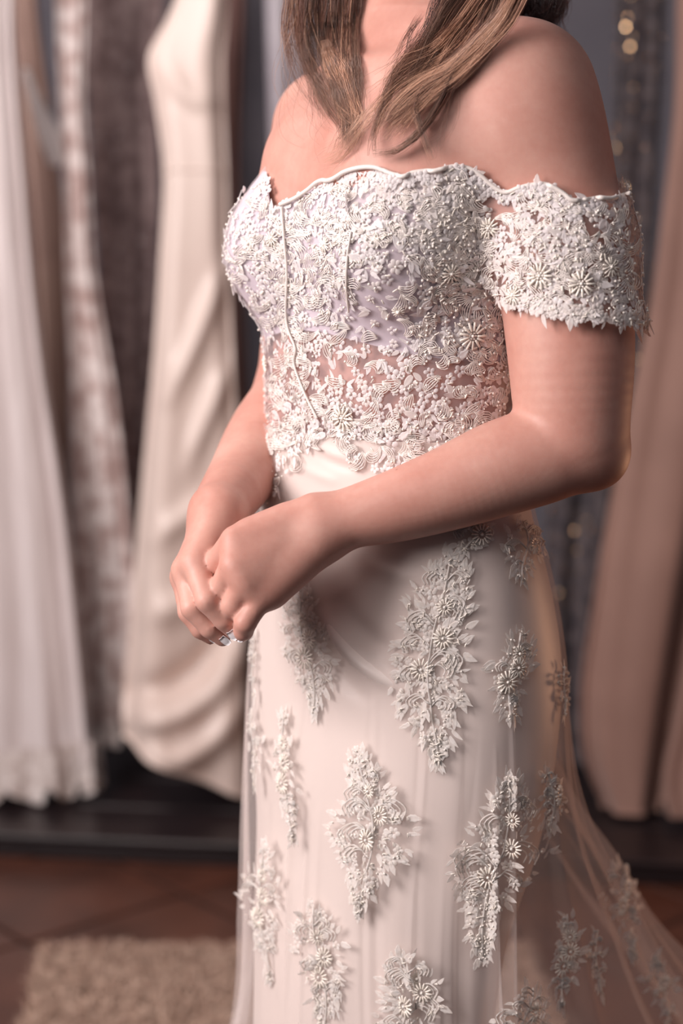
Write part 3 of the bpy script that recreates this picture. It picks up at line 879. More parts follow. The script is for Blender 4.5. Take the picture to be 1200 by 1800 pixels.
lace_field(BODPOLY, bod_b, bodice, dens_b, 9.6, 190, 190, 11)
lace_field(SLVPOLY, [slv_bvh, bod_bvh], slv, dens_s, 9.6, 110, 110, 12)
lace_field([(600, 755), (840, 745), (800, 805), (700, 838), (612, 832)], [tul_bvh, bod_bvh], bodice, lambda x, y: 0.7, 13, 0, 0, 13)
mbb = MB(); mbp = MB()
for x, y, r in [(828, 590, 26), (605, 735, 24), (575, 430, 15), (480, 420, 16), (470, 640, 18), (700, 545, 12), (790, 480, 18)]: starburst(mbb, mbp, bod_b, x, y, r)
mbb.build('bugle_beads', M['bugle'], bodice, kind='stuff'); mbp.build('pearl_beads', M['pearl'], bodice, kind='stuff')
mbb = MB(); mbp = MB()
for x, y, r in [(950, 485, 24), (1020, 500, 24), (860, 400, 20), (1070, 470, 18), (905, 520, 18)]: starburst(mbb, mbp, [slv_bvh], x, y, r)
mbb.build('bugle_beads', M['bugle'], slv, kind='stuff'); mbp.build('pearl_beads', M['pearl'], slv, kind='stuff')
mb = MB()
for x, y in [(470, 306), (472, 315), (475, 325), (468, 322), (480, 337), (470, 335), (462, 332), (486, 350), (476, 348), (464, 345), (453, 345)]:
    h = hit([bod_bvh], x, y)
    if h is not None: put(mb, FLOWERS[int(x) % 5] if int(y) % 3 else LEAVES[int(x) % 4], h[0], h[1], rr.uniform(0, 6), rr.uniform(.005, .007), .001)
mb.build('lace_sprigs', M['lace'], bodice, kind='stuff')
# corded scalloped edge of the neckline and the front seam
def cord(name, pts, bvhs, r, parent, lift=0.003, n=160, mat='cord'):
    P = []
    for x, y in spline(np.array(pts, float), n):
        h = hit(bvhs, x, y)
        if h is not None: P.append(h[0] + h[1]*lift)
    P = np.array(P)
    for _ in range(2): P[1:-1] = (P[:-2]+2*P[1:-1]+P[2:])/4
    mb = MB(); mb.add(*tube(P, r, 6)); return mb.build(name, M[mat], parent)
edge_b = [slv_bvh, body_bvh, bod_bvh]
ec = cord('neckline_cord', NECKPX[2:], edge_b, 0.0019, gown, 0.0042, 300)
ec['label'] = 'scalloped corded edge of the neckline'
_pp = spline(np.array(NECKPX[3:], float), 64); mb = MB()
for i in range(1, 63):
    tx, ty = _pp[i+1]-_pp[i-1]; l = math.hypot(tx, ty); nx_, ny_ = -ty/l, tx/l
    for dd in (6, 13):
        h = hit(edge_b, _pp[i][0]+nx_*dd+rr.uniform(-2, 2), _pp[i][1]+ny_*dd)
        if h is not None: put(mb, FLOWERS[i % 5] if rr.random() < .6 else LEAVES[i % 4], h[0], h[1], rr.uniform(0, 6), rr.uniform(.0042, .0062), .0012)
mb.build('scallop_edging', M['lace'], gown, kind='stuff')
cord('neckline_cord', NECKPX[:3], [bod_bvh], 0.0016, gown, 0.002, 20)
cord('seam_cord', [(499, 366), (503, 420), (508, 480), (507, 545), (512, 580), (524, 612), (522, 640), (540, 690), (562, 735)], bod_b, 0.0011, bodice, 0.0035)
cord('seam_cord', [(620, 410), (614, 450), (612, 500), (616, 545)], bod_b, 0.0011, bodice, 0.003)
# fringe of lace leaves along the sleeve hem
mb = MB()
hem = SL[-1]
for i in range(0, 160):
    c = hem[i]; a = W(1000, 590, 1.425); n = c - a; n[2] = 0; n /= np.linalg.norm(n)
    big = 0.6 + 0.4*math.sin(i*0.55) + 0.3*math.sin(i*0.21+1)
    for _ in range(2):
        k = rr.randrange(4); z = np.array([0, 0, rr.uniform(-.002, .010)])
        if rr.random() < .35: put(mb, FLOWERS[rr.randrange(5)], c + z, n, rr.uniform(0, 6), rr.uniform(.0035, .0055), rr.uniform(.0003, .0012), rr.uniform(-.2, .2))
        else: put(mb, LEAVES[k], c + z, n, -math.pi/2 + rr.uniform(-1.1, 1.1), rr.uniform(.005, .010)*(.6+.7*max(0, big)), rr.uniform(.0003, .0014), rr.uniform(-.1, .1))
mb.build('hem_fringe', M['lace2'], slv, kind='stuff')

# lace on the sides of the bodice and sleeves that turn away from the camera
def back_lace(Sg, part, step_r, step_c, seed):
    r2 = random.Random(seed); mb = MB(); mp = MB()
    nr, nc = Sg.shape[:2]
    for i in range(1, nr-1, step_r):
        for j in range(0, nc, step_c):
            i2 = min(nr-2, max(1, i + r2.randrange(-1, 2))); j2 = (j + r2.randrange(-1, 2)) % nc
            p = Sg[i2, j2]; du = Sg[i2, (j2+1) % nc]-Sg[i2, j2-1]; dv = Sg[i2+1, j2]-Sg[i2-1, j2]
            n = np.cross(du, dv); l = np.linalg.norm(n)
            if l < 1e-12: continue
            n /= l; ctr = C0.copy(); ctr[2] = p[2]
            if part is not bodice: ctr = Sg[i2].mean(0)
            if n @ (p-ctr) < 0: n = -n
            if n @ (np.array(CAM)-p) > 0.05: continue
            if r2.random() < .5: put(mb, FLOWERS[r2.randrange(5)], p, n, r2.uniform(0, 6), r2.uniform(.006, .009), .001)
            else: put(mb, LEAVES[r2.randrange(4)], p, n, r2.uniform(0, 6), r2.uniform(.011, .018), .001, .15)
            if r2.random() < .5: put(mp, PEARL, p, n, 0, .0012, .0015)
    mb.build('lace_sprigs', M['lace'], part, kind='stuff'); mp.build('pearl_beads', M['pearl'], part, kind='stuff')
back_lace(bod, bodice, 4, 5, 3); back_lace(SL, slv, 3, 5, 4); back_lace(FS, fslv, 3, 5, 5)

# appliques on the skirt
def applique(cx, cy, w, h, tail=(0, 0), seed=0, top=0.45, label=None, dense=1.0):
    """a lace spray: outline widest at `top` of its height, drawn out to a tail"""
    r2 = random.Random(seed*31+7); mb = MB(); mp = MB(); mbg = MB()
    bv = [tul_bvh]
    def half(s):                     # half width at height s in 0..1
        a = (s/top)**0.6 if s < top else max(0.0, (1-(s-top)/(1-top)))**0.85
        return 0.5*w*max(0.10, a)*(1+0.22*math.sin(9*s+seed))
    def cx_at(s): return cx + (s-top)*(tail[0])*(1 if s > top else 0.5) + 0.10*w*math.sin(5.5*s+seed*1.7)
    y0 = cy - h*0.5
    # spine and scrolls
    spine = [(cx_at(s), y0+h*s) for s in np.linspace(.03, .97, 10)]
    def thread(pts, r=.0008):
        P = []
        for q in spline(np.array(pts, float), 16):
            hh = hit(bv, *q)
            if hh is None: return
            P.append(hh[0]+hh[1]*.0014)
        if max(np.linalg.norm(P[i+1]-P[i]) for i in range(15)) < .03: mb.add(*tube(P, r, 4))
    thread(spine, .0010)
    nsc = int(10*dense*max(1, h/250))
    for _ in range(nsc):
        s = r2.uniform(.05, .8); side = r2.choice((-1, 1)); x, y = cx_at(s), y0+h*s; L = half(s)*r2.uniform(.7, 1.05)
        for j in range(3):
            k = 1-j*.16
            thread([(x, y), (x+side*L*.5*k, y-L*.45*k), (x+side*L*.95*k, y-L*.2*k), (x+side*L*.85*k, y+L*.15*k)], .0007)
    area_ = w*h*0.55; n = int(area_/78*dense)
    for _ in range(n):
        s = r2.random()**0.9; hw = half(s); x = cx_at(s)+r2.uniform(-1, 1)*hw; y = y0+h*s
        hh = hit(bv, x, y)
        if hh is None: continue
        loc, nn = hh; edge = abs(x-cx_at(s))/max(hw, 1)
        out = math.atan2(-(y-(cy-h*.05)), (x-cx_at(s))*1.6) + r2.uniform(-.6, .6)
        if r2.random() < .36 and edge < .85: put(mb, FLOWERS[r2.randrange(5)], loc, nn, r2.uniform(0, 6), r2.uniform(.0036, .0062), r2.uniform(.0003, .0008), r2.uniform(-.1, .1))
        else: put(mb, LEAVES[r2.randrange(4)], loc, nn, out, r2.uniform(.0065, .0118)*(1 if edge < .7 else 1.1), r2.uniform(.0003, .0009), r2.uniform(-.04, .08))
        if r2.random() < .3: put(mp, PEARL, loc, nn, 0, r2.uniform(.0007, .0011), .0010)
        if r2.random() < .2: put(mbg, BUGLE, loc, nn, r2.uniform(0, 6), .0038, .002)
    for k in range(1 if h < 150 else 3):
        s = (.40, .55, .25)[k]; 
        x, y = cx_at(s)+(0.12*w, -.06*w, .05*w)[k], y0+h*s
        if w > 40: 
            hh = hit(bv, x, y)
            if hh is None: continue
            loc, nn = hh; R = frame(nn, 0); q = (.0105, .0115, .008)[k]
            for m in range(14):
                a = m*.449; put(mbg, BUGLE, loc+(R[0]*math.cos(a)+R[1]*math.sin(a))*q*.6+nn*.002, nn, a, q*.55, 0, -.1)
            put(mp, PEARL, loc, nn, 0, .0015, .002)
    o = mb.build('lace_applique', M['lace_sheer'], tul, kind='stuff' if w < 70 else None)
    if o is None: return
    if label: o['label'] = label
    mp.build('pearl_beads', M['pearl'], o, kind='stuff'); mbg.build('bugle_beads', M['bugle'], o, kind='stuff')
APP = [(770, 1158, 165, 365, (-20, 0), .46), (540, 1145, 100, 220, (10, 0), .35), (642, 1462, 135, 285, (0, 0), .5), (876, 1524, 150, 332, (-40, 0), .45), (464, 1600, 62, 245, (10, 0), .45),
       (562, 1705, 95, 235, (10, 0), .4), (712, 1760, 140, 165, (0, 0), .5), (925, 1790, 100, 115, (0, 0), .5), (502, 1365, 42, 235, (12, 0), .4), (446, 1320, 26, 150, (4, 0), .4),
       (918, 968, 78, 110, (10, 0), .4), (903, 1190, 72, 165, (-15, 0), .4), (990, 1214, 30, 88, (-5, 0), .5), (968, 1408, 52, 110, (0, 0), .45), (992, 1688, 52, 175, (-5, 0), .45),
       (1098, 1582, 62, 205, (18, 0), .45), (1160, 1740, 52, 125, (20, 0), .45), (826, 944, 84, 44, (0, 0), .5), (447, 1165, 20, 120, (2, 0), .4), (1048, 1690, 36, 120, (6, 0), .4)]
for i, (x, y, w, h, tl, tp) in enumerate(APP): applique(x, y, w, h, tl, i+1, tp)
print('LACE TIME', time.time()-_T0)

# ------------------------------------------------------------------ hair
def hair_mat():
    m, nt, b = nodes('hair')
    a = nt.nodes.new('ShaderNodeAttribute'); a.attribute_name = 'tint'
    nt.links.new(a.outputs['Color'], b.inputs['Base Color'])
    b.inputs['Roughness'].default_value = 0.32; b.inputs['Specular IOR Level'].default_value = 0.5
    b.inputs['Sheen Weight'].default_value = 0.1
    return m
M['hair'] = hair_mat()
DARK, MID, BLOND = srgb(58, 32, 31)[:3], srgb(112, 66, 54)[:3], srgb(232, 180, 150)[:3]
hr = np.random.default_rng(3)
def body_depth(px, py, default):
    h = cast(body_bvh, px, py)
    if h[0] is None: return default
    return proj(np.array(h[0]))[2]
_gx = np.arange(470, 1030, 6); _gy = np.arange(-6, 330, 6)
DMAP = np.array([[body_depth(x, y, 9.0) for x in _gx] for y in _gy])
DMAP[0] = np.minimum(DMAP[0], DMAP[1])
def surf(px, py):
    i = np.clip(((py+6)/6).round().astype(int), 0, len(_gy)-1); j = np.clip(((px-470)/6).round().astype(int), 0, len(_gx)-1)
    return DMAP[i, j]
def lock(guide, widths, n, mix, off=0.008, d0=None, wave=4.0, seg=20, thick=0.00029, ddep=0.012, clamp=True):
    """guide: photo points from root to tip; widths in pixels along it; mix: shares of dark, mid, blond"""
    G = np.array(guide, float)
    if d0 is None:
        ds = [body_depth(x, max(y, 5), np.nan) for x, y in guide]
        ds = np.array(ds); ok = ~np.isnan(ds)
        ds = np.interp(np.arange(len(ds)), np.arange(len(ds))[ok], ds[ok]) if ok.any() else np.full(len(ds), 1.5)
        ds = ds - off
        for _ in range(2): ds[1:-1] = np.minimum(ds[1:-1], (ds[:-2]+ds[2:])/2)
    else: ds = np.full(len(guide), d0) if np.isscalar(d0) else np.array(d0, float)
    if guide[0][1] < -90 and clamp:                            # carry the lock up to where it grows from the head
        far = guide[1][0] < 700; x1 = guide[0][0]
        root = [(664, -395, 1.50), (618 if far else 0, -250, 1.49)] if far else [(772, -395, 1.50), (min(842, x1), -250, 1.475)]
        root = np.array(root, float); root[1, 0] += (x1-(590 if far else 870))*.3
        if d0 is None: ds = ds.copy(); ds[0] = min(ds[0], 1.465)
        G = np.vstack([root[:, :2], G]); ds = np.concatenate([root[:, 2], ds]); widths = [widths[0]*.9, widths[0]] + list(widths); seg = seg + 8
    C = spline(np.column_stack([G, ds]), seg)
    wd = np.interp(np.linspace(0, 1, seg), np.linspace(0, 1, len(widths)), widths)
    T = np.gradient(C[:, :2], axis=0); T /= np.linalg.norm(T, axis=1)[:, None]+1e-9
    N = np.column_stack([-T[:, 1], T[:, 0]])
    Vs, Fs, Cs = [], [], []; base = 0
    cols = np.array([DARK, MID, BLOND]); mix = np.array(mix, float); mix /= mix.sum()
    s = np.linspace(0, 1, seg); CLS = hr.choice(3, size=9, p=mix)
    for _ in range(n):
        o = hr.normal()*0.5; dz = hr.normal()*0.5
        o = np.clip(o, -1.3, 1.3)
        ln = hr.uniform(0.66, 1.0)
        ph, fr = hr.uniform(0, 6.28), hr.uniform(1.0, 2.6)
        cl = int(hr.integers(0, 9)); co = math.sin(cl*2.4)*0.85          # strands gather into a few clumps
        gather = np.clip(.35+s*1.1, 0, .88)
        w = wd*(o*(1-gather) + (co+o*.2)*gather) + wd*.6*np.sin(2.6*s*6.28/2+cl*1.3)*s + wave*hr.uniform(.2, 1)*np.sin(fr*s*6.28+ph)*s + hr.normal()*wave*1.8*s**2
        P = C.copy(); P[:, :2] += N*w[:, None]
        P[:, 2] -= np.abs(dz)*ddep*(1-0.4*s)
        if clamp:
            lim = surf(P[:, 0], P[:, 1]) - 0.0015 - hr.uniform(0, .006)
            P[:, 2] = np.minimum(P[:, 2], lim)
            for _k in range(3): P[1:-1, 2] = np.minimum(P[1:-1, 2], (P[:-2, 2]+P[2:, 2])/2)
        k = int(max(4, round(seg*ln))); P = P[:k]
        Wp = np.array([W(*p) for p in P])
        r = thick*hr.uniform(.6, 1.1)*np.linspace(1, .25, k)
        if guide[0][1] > -40: r *= np.clip(np.linspace(0, 6, k) - hr.uniform(0, 1.5), .02, 1)
        V, Fc = tube(Wp, r, 3, False)
        Vs.append(V); Fs.append(np.array(Fc)+base); base += len(V)
        c = cols[CLS[cl] if hr.random() < .7 else hr.choice(3, p=mix)]*(0.6+.5*((cl*37) % 5)/4)*hr.uniform(.75, 1.2)
        tip = np.repeat(np.linspace(0, .4, k)**1.2, 3)[:, None]*(mix[0] < .75)      # sun-bleached towards the ends
        Cs.append(np.column_stack([c*(1-tip)+cols[2]*.85*tip, np.ones(len(V))]))
    o = mesh_obj('hair_lock', np.concatenate(Vs), np.concatenate(Fs), M['hair'], person)
    at = o.data.color_attributes.new('tint', 'FLOAT_COLOR', 'POINT')
    at.data.foreach_set('color', np.concatenate(Cs).astype(np.float32).ravel())
    return o
# far side of the neck
FD = [1.50, 1.51, 1.52, 1.52, 1.515, 1.51, 1.505]
lock([(565, -120), (548, 0), (550, 60), (566, 120), (590, 175), (610, 215), (616, 255)], [32, 32, 28, 26, 20, 13, 7], 520, (.4, .45, .15), d0=FD)
lock([(604, -120), (592, 0), (590, 60), (597, 120), (608, 170), (616, 215), (606, 262)], [26, 26, 26, 24, 20, 12, 6], 460, (.4, .4, .2), d0=FD)
lock([(530, -120), (517, 0), (515, 60), (530, 115), (556, 165), (585, 210)], [18, 18, 20, 20, 18, 16], 150, (.2, .6, .2), d0=FD[:6])
lock([(634, -120), (626, 0), (619, 60), (624, 130), (626, 190), (616, 228)], [10, 10, 10, 10, 9, 6], 200, (.7, .28, .02), d0=[x+.004 for x in FD[:6]])
lock([(570, 70), (585, 120), (604, 165), (618, 200), (622, 220)], [12, 20, 22, 18, 10], 220, (0, .15, .85), d0=[x-.008 for x in FD[:5]])
lock([(605, 200), (600, 245), (572, 285)], [6, 8, 14], 22, (0, .4, .6), d0=[1.50, 1.495, 1.49], thick=.0002)
lock([(640, 215), (612, 262), (562, 300)], [5, 8, 14], 20, (0, .3, .7), d0=[1.49, 1.485, 1.48], thick=.0002)
lock([(550, 130), (555, 200), (575, 250)], [14, 18, 20], 10, (0, .8, .2), d0=[1.51, 1.505, 1.50], thick=.0002)
# near side, swept forward over the collarbone
lock([(880, -120), (852, -20), (815, 42), (772, 100), (730, 150), (698, 190), (672, 222)], [58, 54, 48, 42, 36, 27, 18], 800, (.52, .36, .12))
lock([(840, -120), (808, -10), (786, 40), (768, 88), (738, 130), (712, 160)], [44, 40, 34, 30, 28, 26], 420, (.8, .2, 0), off=.006)
lock([(925, -100), (900, 8), (852, 76), (800, 128), (748, 164), (700, 205), (672, 240)], [18, 18, 20, 22, 22, 20, 16], 340, (0, .25, .75), off=.012)
lock([(885, -60), (840, 10), (800, 60), (760, 105), (715, 140), (680, 175)], [18, 20, 22, 24, 24, 20], 260, (0, .3, .7), off=.013)
lock([(850, 40), (800, 125), (778, 172), (752, 214), (722, 248), (690, 267), (655, 271)], [9, 9, 8, 7, 5, 4, 2], 150, (.6, .4, 0), wave=2)
lock([(800, 95), (748, 150), (729, 186), (736, 216), (750, 252), (764, 288)], [10, 8, 7, 6, 6, 8], 70, (.35, .55, .1), wave=2.5)
lock([(765, 55), (716, 112), (690, 150), (669, 200), (657, 240), (654, 274)], [12, 10, 8, 6, 4, 2], 90, (.3, .5, .2), wave=2.5)
lock([(775, 105), (702, 152), (642, 215), (602, 265), (556, 292)], [16, 16, 14, 14, 18], 60, (0, .3, .7), thick=.00022)
lock([(745, 20), (720, 60), (700, 105), (672, 150)], [12, 12, 12, 12], 40, (.6, .4, 0), thick=.00022)
lock([(800, 130), (790, 200), (775, 250), (755, 280)], [10, 16, 20, 22], 12, (.2, .6, .2), thick=.0002, wave=6)
lock([(540, -40), (525, 80), (535, 170), (570, 240)], [30, 36, 40, 50], 26, (.1, .6, .3), d0=[1.51, 1.51, 1.50, 1.49], thick=.00018, wave=9)
lock([(605, -40), (603, 90), (602, 190), (584, 290)], [20, 20, 20, 30], 24, (.1, .5, .4), d0=[1.51, 1.50, 1.49, 1.48], thick=.00018, wave=9)
lock([(830, -40), (770, 80), (712, 170), (664, 260)], [50, 56, 50, 46], 60, (.15, .45, .4), thick=.00018, wave=10)
lock([(880, -20), (830, 80), (770, 170), (715, 245)], [24, 30, 30, 34], 30, (.15, .45, .4), thick=.00018, wave=8)
# dark hair falling behind the near shoulder
lock([(930, -120), (938, 0), (930, 45), (905, 95)], [55, 50, 46, 40], 650, (.95, .05, 0), d0=[1.56, 1.56, 1.565, 1.57], thick=.0004, clamp=False)
lock([(975, -120), (978, 0), (962, 55)], [26, 24, 24], 220, (.85, .15, 0), d0=[1.555, 1.555, 1.56], thick=.0003, clamp=False)
# hair on the crown, above the frame
def crown():
    V = []; nr, ns = 12, 24
    for i in range(nr+1):
        for j in range(ns):
            b = 2*math.pi*j/ns; a = math.pi*(0.66 - 0.20*math.sin(b))*i/nr
            x, y, z = math.sin(a)*math.cos(b), math.sin(a)*math.sin(b), math.cos(a)
            k = 1 + .02*math.sin(9*b)
            fr = 0.0 if y < 0.55 else (y-0.55)*0.06
            V.append(hp(x*0.083*k, -0.016+y*0.100*k-fr, 0.037+z*0.092))
    o = mesh_obj('hair_crown', np.array(V), grid_faces(nr+1, ns), M['hair'], person)
    at = o.data.color_attributes.new('tint', 'FLOAT_COLOR', 'POINT')
    at.data.foreach_set('color', np.tile(np.append(DARK, 1), (len(V), 1)).astype(np.float32).ravel())
crown()
print('HAIR TIME', time.time()-_T0)

# ------------------------------------------------------------------ the room
def simple(name, c, c2, rough=.6, scale=6, bstr=.1, bscale=60, stretch=(1, 1, 1), spec=.3):
    return fabric(name, c, c2, rough, 0, scale, bstr, bscale, spec, stretch)
M['wall'] = simple('wall', srgb(100, 97, 105), srgb(110, 106, 113), .85)
M['grout'] = simple('grout', srgb(30, 24, 24), srgb(42, 34, 32), .9)
M['tile'] = simple('tile', srgb(66, 38, 29), srgb(92, 54, 41), .38, 5, .15, 30, spec=.4)
M['wood'] = simple('wood', srgb(27, 20, 23), srgb(42, 31, 32), .4, 4, .15, 30, (1, 8, 12), .4)
SLANT = 0.12                                       # the rack runs slightly towards the camera on the right
def box(x0, x1, y0, y1, z0, z1, slant=0.0, bev=0.004):
    V = []
    for z, k in ((z0, 0), (z0+bev, 1), (z1-bev, 1), (z1, 0)):
        i = 0 if k else bev
        for x, y in ((x0+i, y0+i), (x1-i, y0+i), (x1-i, y1-i), (x0+i, y1-i)): V.append((x, y - slant*x, z))
    Fc = [(3, 2, 1, 0), (12, 13, 14, 15)]
    for r in range(3):
        for c in range(4):
            a = r*4+c; b = r*4+(c+1) % 4; Fc.append((a, b, b+4, a+4))
    return np.array(V), Fc
def struct(name, V, Fc, mat, parent=None, smooth=False):
    o = mesh_obj(name, V, Fc, mat, parent, smooth)
    if parent is None: o['kind'] = 'structure'
    return o
floor = struct('floor', *box(-2.3, 2.3, -1.2, 4.3, -0.06, -0.004), M['grout'])
tm = bpy.data.meshes.new('tile'); V, Fc = box(-.162, .162, -.162, .162, -0.012, 0.0, bev=.003)
tm.from_pydata([tuple(v) for v in V], [], Fc); tm.update(); tm.materials.append(M['tile'])
for i in range(-9, 10):
    for j in range(-9, 10):
        a = math.radians(41); x = -0.30 + .332*(i*math.cos(a)-j*math.sin(a)); y = 2.72 + .332*(i*math.sin(a)+j*math.cos(a))
        if abs(x) < 2.0 and 1.3 < y < 3.6:
            o = bpy.data.objects.new('tile', tm); COL.objects.link(o); o.parent = floor
            o.location = (x, y, random.uniform(-.001, .001)); o.rotation_euler = (0, 0, a + random.choice((0, 1.5708)))
wall_back = struct('wall_back', *box(-2.3, 2.3, 4.15, 4.25, 0, 2.7, SLANT), M['wall'])
struct('wall_left', *box(-2.3, -2.2, -1.2, 4.4, 0, 2.7), M['wall'])
struct('wall_right', *box(2.2, 2.3, -1.2, 4.4, 0, 2.7), M['wall'])
# low dark wooden platform under the gowns
plinth = thing('display_platform', 'low dark brown wooden platform on the floor under the hanging gowns', 'platform', (0, 3.5, 0))
for k, (z0, z1, y0) in enumerate(((0.0, .018, 3.065), (.019, .037, 3.06))):
    V, Fc = box(-2.1, 2.1, y0, y0+.05, z0, z1, SLANT); mesh_obj('front_board', V, Fc, M['wood'], plinth, False)
for k in range(5):
    V, Fc = box(-2.1, 2.1, 3.05+k*.19, 3.05+k*.19+.187, .038, .050, SLANT); mesh_obj('deck_board', V, Fc, M['wood'], plinth, False)
# rail the gowns hang from, above the frame
V, Fc = tube([(-1.9, 3.62+SLANT*1.9, 1.86), (1.9, 3.62-SLANT*1.9, 1.86)], .014, 12)
tr = struct('trim_1', V, Fc, M['wood'])

# shaggy rug
M['rug_base'] = simple('rug_base', srgb(120, 98, 84), srgb(150, 126, 108), .95, 40)
M['rug_pile'] = simple('rug_pile', srgb(164, 134, 118), srgb(212, 184, 166), .9, 60)
rug = thing('shaggy_rug', 'beige shaggy rug lying on the brown tiles behind the gown skirt', 'rug', (-.1, 2.35, 0))
rc = np.array([WZ(68, 1678, 0)[:2], WZ(20, 1812, 0)[:2]])
RX0 = -.505; RX1 = .30; RY0 = 2.15; RY1 = 2.68
def rugx(x, y): return x + (2.7-y)*0.10
V, Fc = box(RX0, RX1, RY0, RY1, 0.0, 0.012); V[:, 0] = rugx(V[:, 0], V[:, 1]); mesh_obj('backing', V, Fc, M['rug_base'], rug, False)
n = 34000
bx = RNG.uniform(RX0, RX1, n); by = RNG.uniform(RY0, RY1, n); L = RNG.uniform(.010, .022, n)
ta = RNG.uniform(0, 6.283, n); lean = RNG.uniform(.3, 1.2, n)
b0 = np.column_stack([rugx(bx, by), by, np.full(n, .010)])
dx = np.column_stack([np.cos(ta), np.sin(ta), np.zeros(n)]); px_ = np.column_stack([-np.sin(ta), np.cos(ta), np.zeros(n)])
mid = b0 + dx*(L*lean*.35)[:, None] + np.array([0, 0, 1.0])*(L*.6)[:, None]; tip = b0 + dx*(L*lean)[:, None] + np.array([0, 0, 1.0])*(L*.85)[:, None]
w = .0013
V = np.stack([b0-px_*w, b0+px_*w, mid+px_*w, mid-px_*w, tip+px_*w*.4, tip-px_*w*.4], 1).reshape(-1, 3)
q = np.arange(n)[:, None]*6
Fq = np.concatenate([q+np.array([[0, 1, 2, 3]]), q+np.array([[3, 2, 4, 5]])])
mesh_obj('pile', V, Fq, M['rug_pile'], rug, kind='stuff')

# ------------------------------------------------------------------ gowns on the rail
def gown_mat(name, c, c2, rough=.6, scale=8, sheen=.2, bstr=.1, bscale=80, spec=.3, stretch=(1, 1, 1), stops=(.35, .65)):
    M[name] = fabric(name, c, c2, rough, sheen, scale, bstr, bscale, spec, stretch, stops)
def ring_gown(rows, Y, dep, pleats, amp, seed=0, nr=90, nc=140, hem=None, py0=None, py1=None):
    """closed cloth tube; rows: (photo row, left, right) on the plane Y; hem: rise of the lower edge across the width"""
    rg = np.random.default_rng(seed); ph = rg.uniform(0, 6.28, 6)
    t = np.array(rows, float); a0 = t[0, 0] if py0 is None else py0; a1 = t[-1, 0] if py1 is None else py1
    pys = np.linspace(a0, a1, nr)
    xl, xr = interp(pys, rows)
    th = np.arange(nc)/nc*2*np.pi
    c, s = np.cos(th), np.sin(th)
    out = np.zeros((nr, nc, 3))
    total = t[-1, 0]-t[0, 0]
    for i, py in enumerate(pys):
        k = np.clip((py-t[0, 0])/total, 0, 1)
        Ys = Y - SLANT*((xl[i]+xr[i])/2-600)/3000*Y
        A = WY(xl[i], py, Ys); B = WY(xr[i], py, Ys)
        mid = (A+B)/2; hw = (B[0]-A[0])/2
        m = np.sin(pleats*th+ph[0]+1.2*np.sin(3*k+ph[3])) + .6*np.sin(pleats*1.7*th+ph[1]+2*k) + .4*np.sin((pleats*.55)*th+ph[2])
        d = amp*(.25+.75*k)*m
        x = mid[0] + (hw - abs(amp)*.4*k)*np.sign(c)*np.abs(c)**.8 + d*.25*c
        y = Ys - (dep*(.5+.6*k))*np.sign(s)*np.abs(s)**.8 - d*np.where(s > 0, 1, .4)
        z = np.full(nc, mid[2])
        if hem is not None:
            f = np.clip((py-(t[-1, 0]-total*.25))/(total*.25), 0, 1)**2
            z = z + f*hem(x)
        out[i] = np.column_stack([x, y, z])
    return out
def cloth(name, G, mat, parent, wrap=True): return mesh_obj(name, G.reshape(-1, 3), grid_faces(G.shape[0], G.shape[1], wrap), M[mat], parent)
def scallop_trim(G, mat, parent, h=.05, seed=0, name='lace_hem'):
    """a band of scalloped lace hanging from the lower edge"""
    e = G[-1]; n = len(e); mb = MB(); ctr = e.mean(0)
    P = []
    rows = 5
    for r in range(rows):
        k = r/(rows-1)
        out = e.copy(); d = e-ctr; d[:, 2] = 0; d /= np.linalg.norm(d, axis=1)[:, None]+1e-9
        j = np.arange(n)
        out += d*(.012+.010*k*np.sin(j*1.3)[:, None])
        out[:, 2] += h*.5 - h*k*(0.8+.35*np.abs(np.sin(j*math.pi/9)))
        P.append(out)
    return cloth(name, np.array(P), mat, parent)
GG = 'gowns hanging on the rail'
gown_mat('white_tulle', srgb(226, 216, 215), srgb(206, 194, 192), .7, 10, stretch=(6, 6, .4))
gown_mat('white_lace', srgb(235, 226, 222), srgb(190, 174, 168), .7, 60, bscale=90, bstr=.4)
gown_mat('taupe', srgb(176, 148, 136), srgb(160, 132, 122), .7, 6)
gown_mat('pink_lace', srgb(238, 226, 222), srgb(190, 164, 158), .7, 26, bscale=60, bstr=.5, stops=(.42, .58))
gown_mat('mauve_lace', srgb(172, 150, 148), srgb(128, 106, 106), .6, 34, bscale=60, bstr=.4, stops=(.4, .62))
gown_mat('cream_satin', srgb(234, 216, 206), srgb(226, 206, 196), .36, 5, .1, .05, spec=.5)
gown_mat('brown_crepe', srgb(118, 86, 80), srgb(100, 72, 68), .7, 5)
gown_mat('pale_silk', srgb(226, 220, 226), srgb(206, 198, 206), .5, 5)
gown_mat('white_silk', srgb(244, 236, 234), srgb(236, 226, 224), .5, 5)
gown_mat('dark_lace', srgb(96, 86, 88), srgb(58, 52, 58), .6, 40, bscale=60, bstr=.4, stops=(.42, .6))
gown_mat('beige_crepe', srgb(158, 124, 112), srgb(144, 112, 101), .7, 4)
M['sequin'], _nt, _b = nodes('sequin'); _b.inputs['Base Color'].default_value = srgb(236, 196, 150); _b.inputs['Metallic'].default_value = 1; _b.inputs['Roughness'].default_value = .16
M['crystal'] = bead_mat('crystal', srgb(245, 240, 240), .08)
gcount = [0]
def gown_thing(name, label, rows, Y):
    b = WY((rows[-1][1]+rows[-1][2])/2, rows[-1][0], Y)
    return thing(name, label, 'gown', (b[0], Y-SLANT*b[0], b[2]), GG)
def hemline(x0, x1, z0, z1): return lambda x: z0 + (z1-z0)*np.clip((x-x0)/(x1-x0), 0, 1)

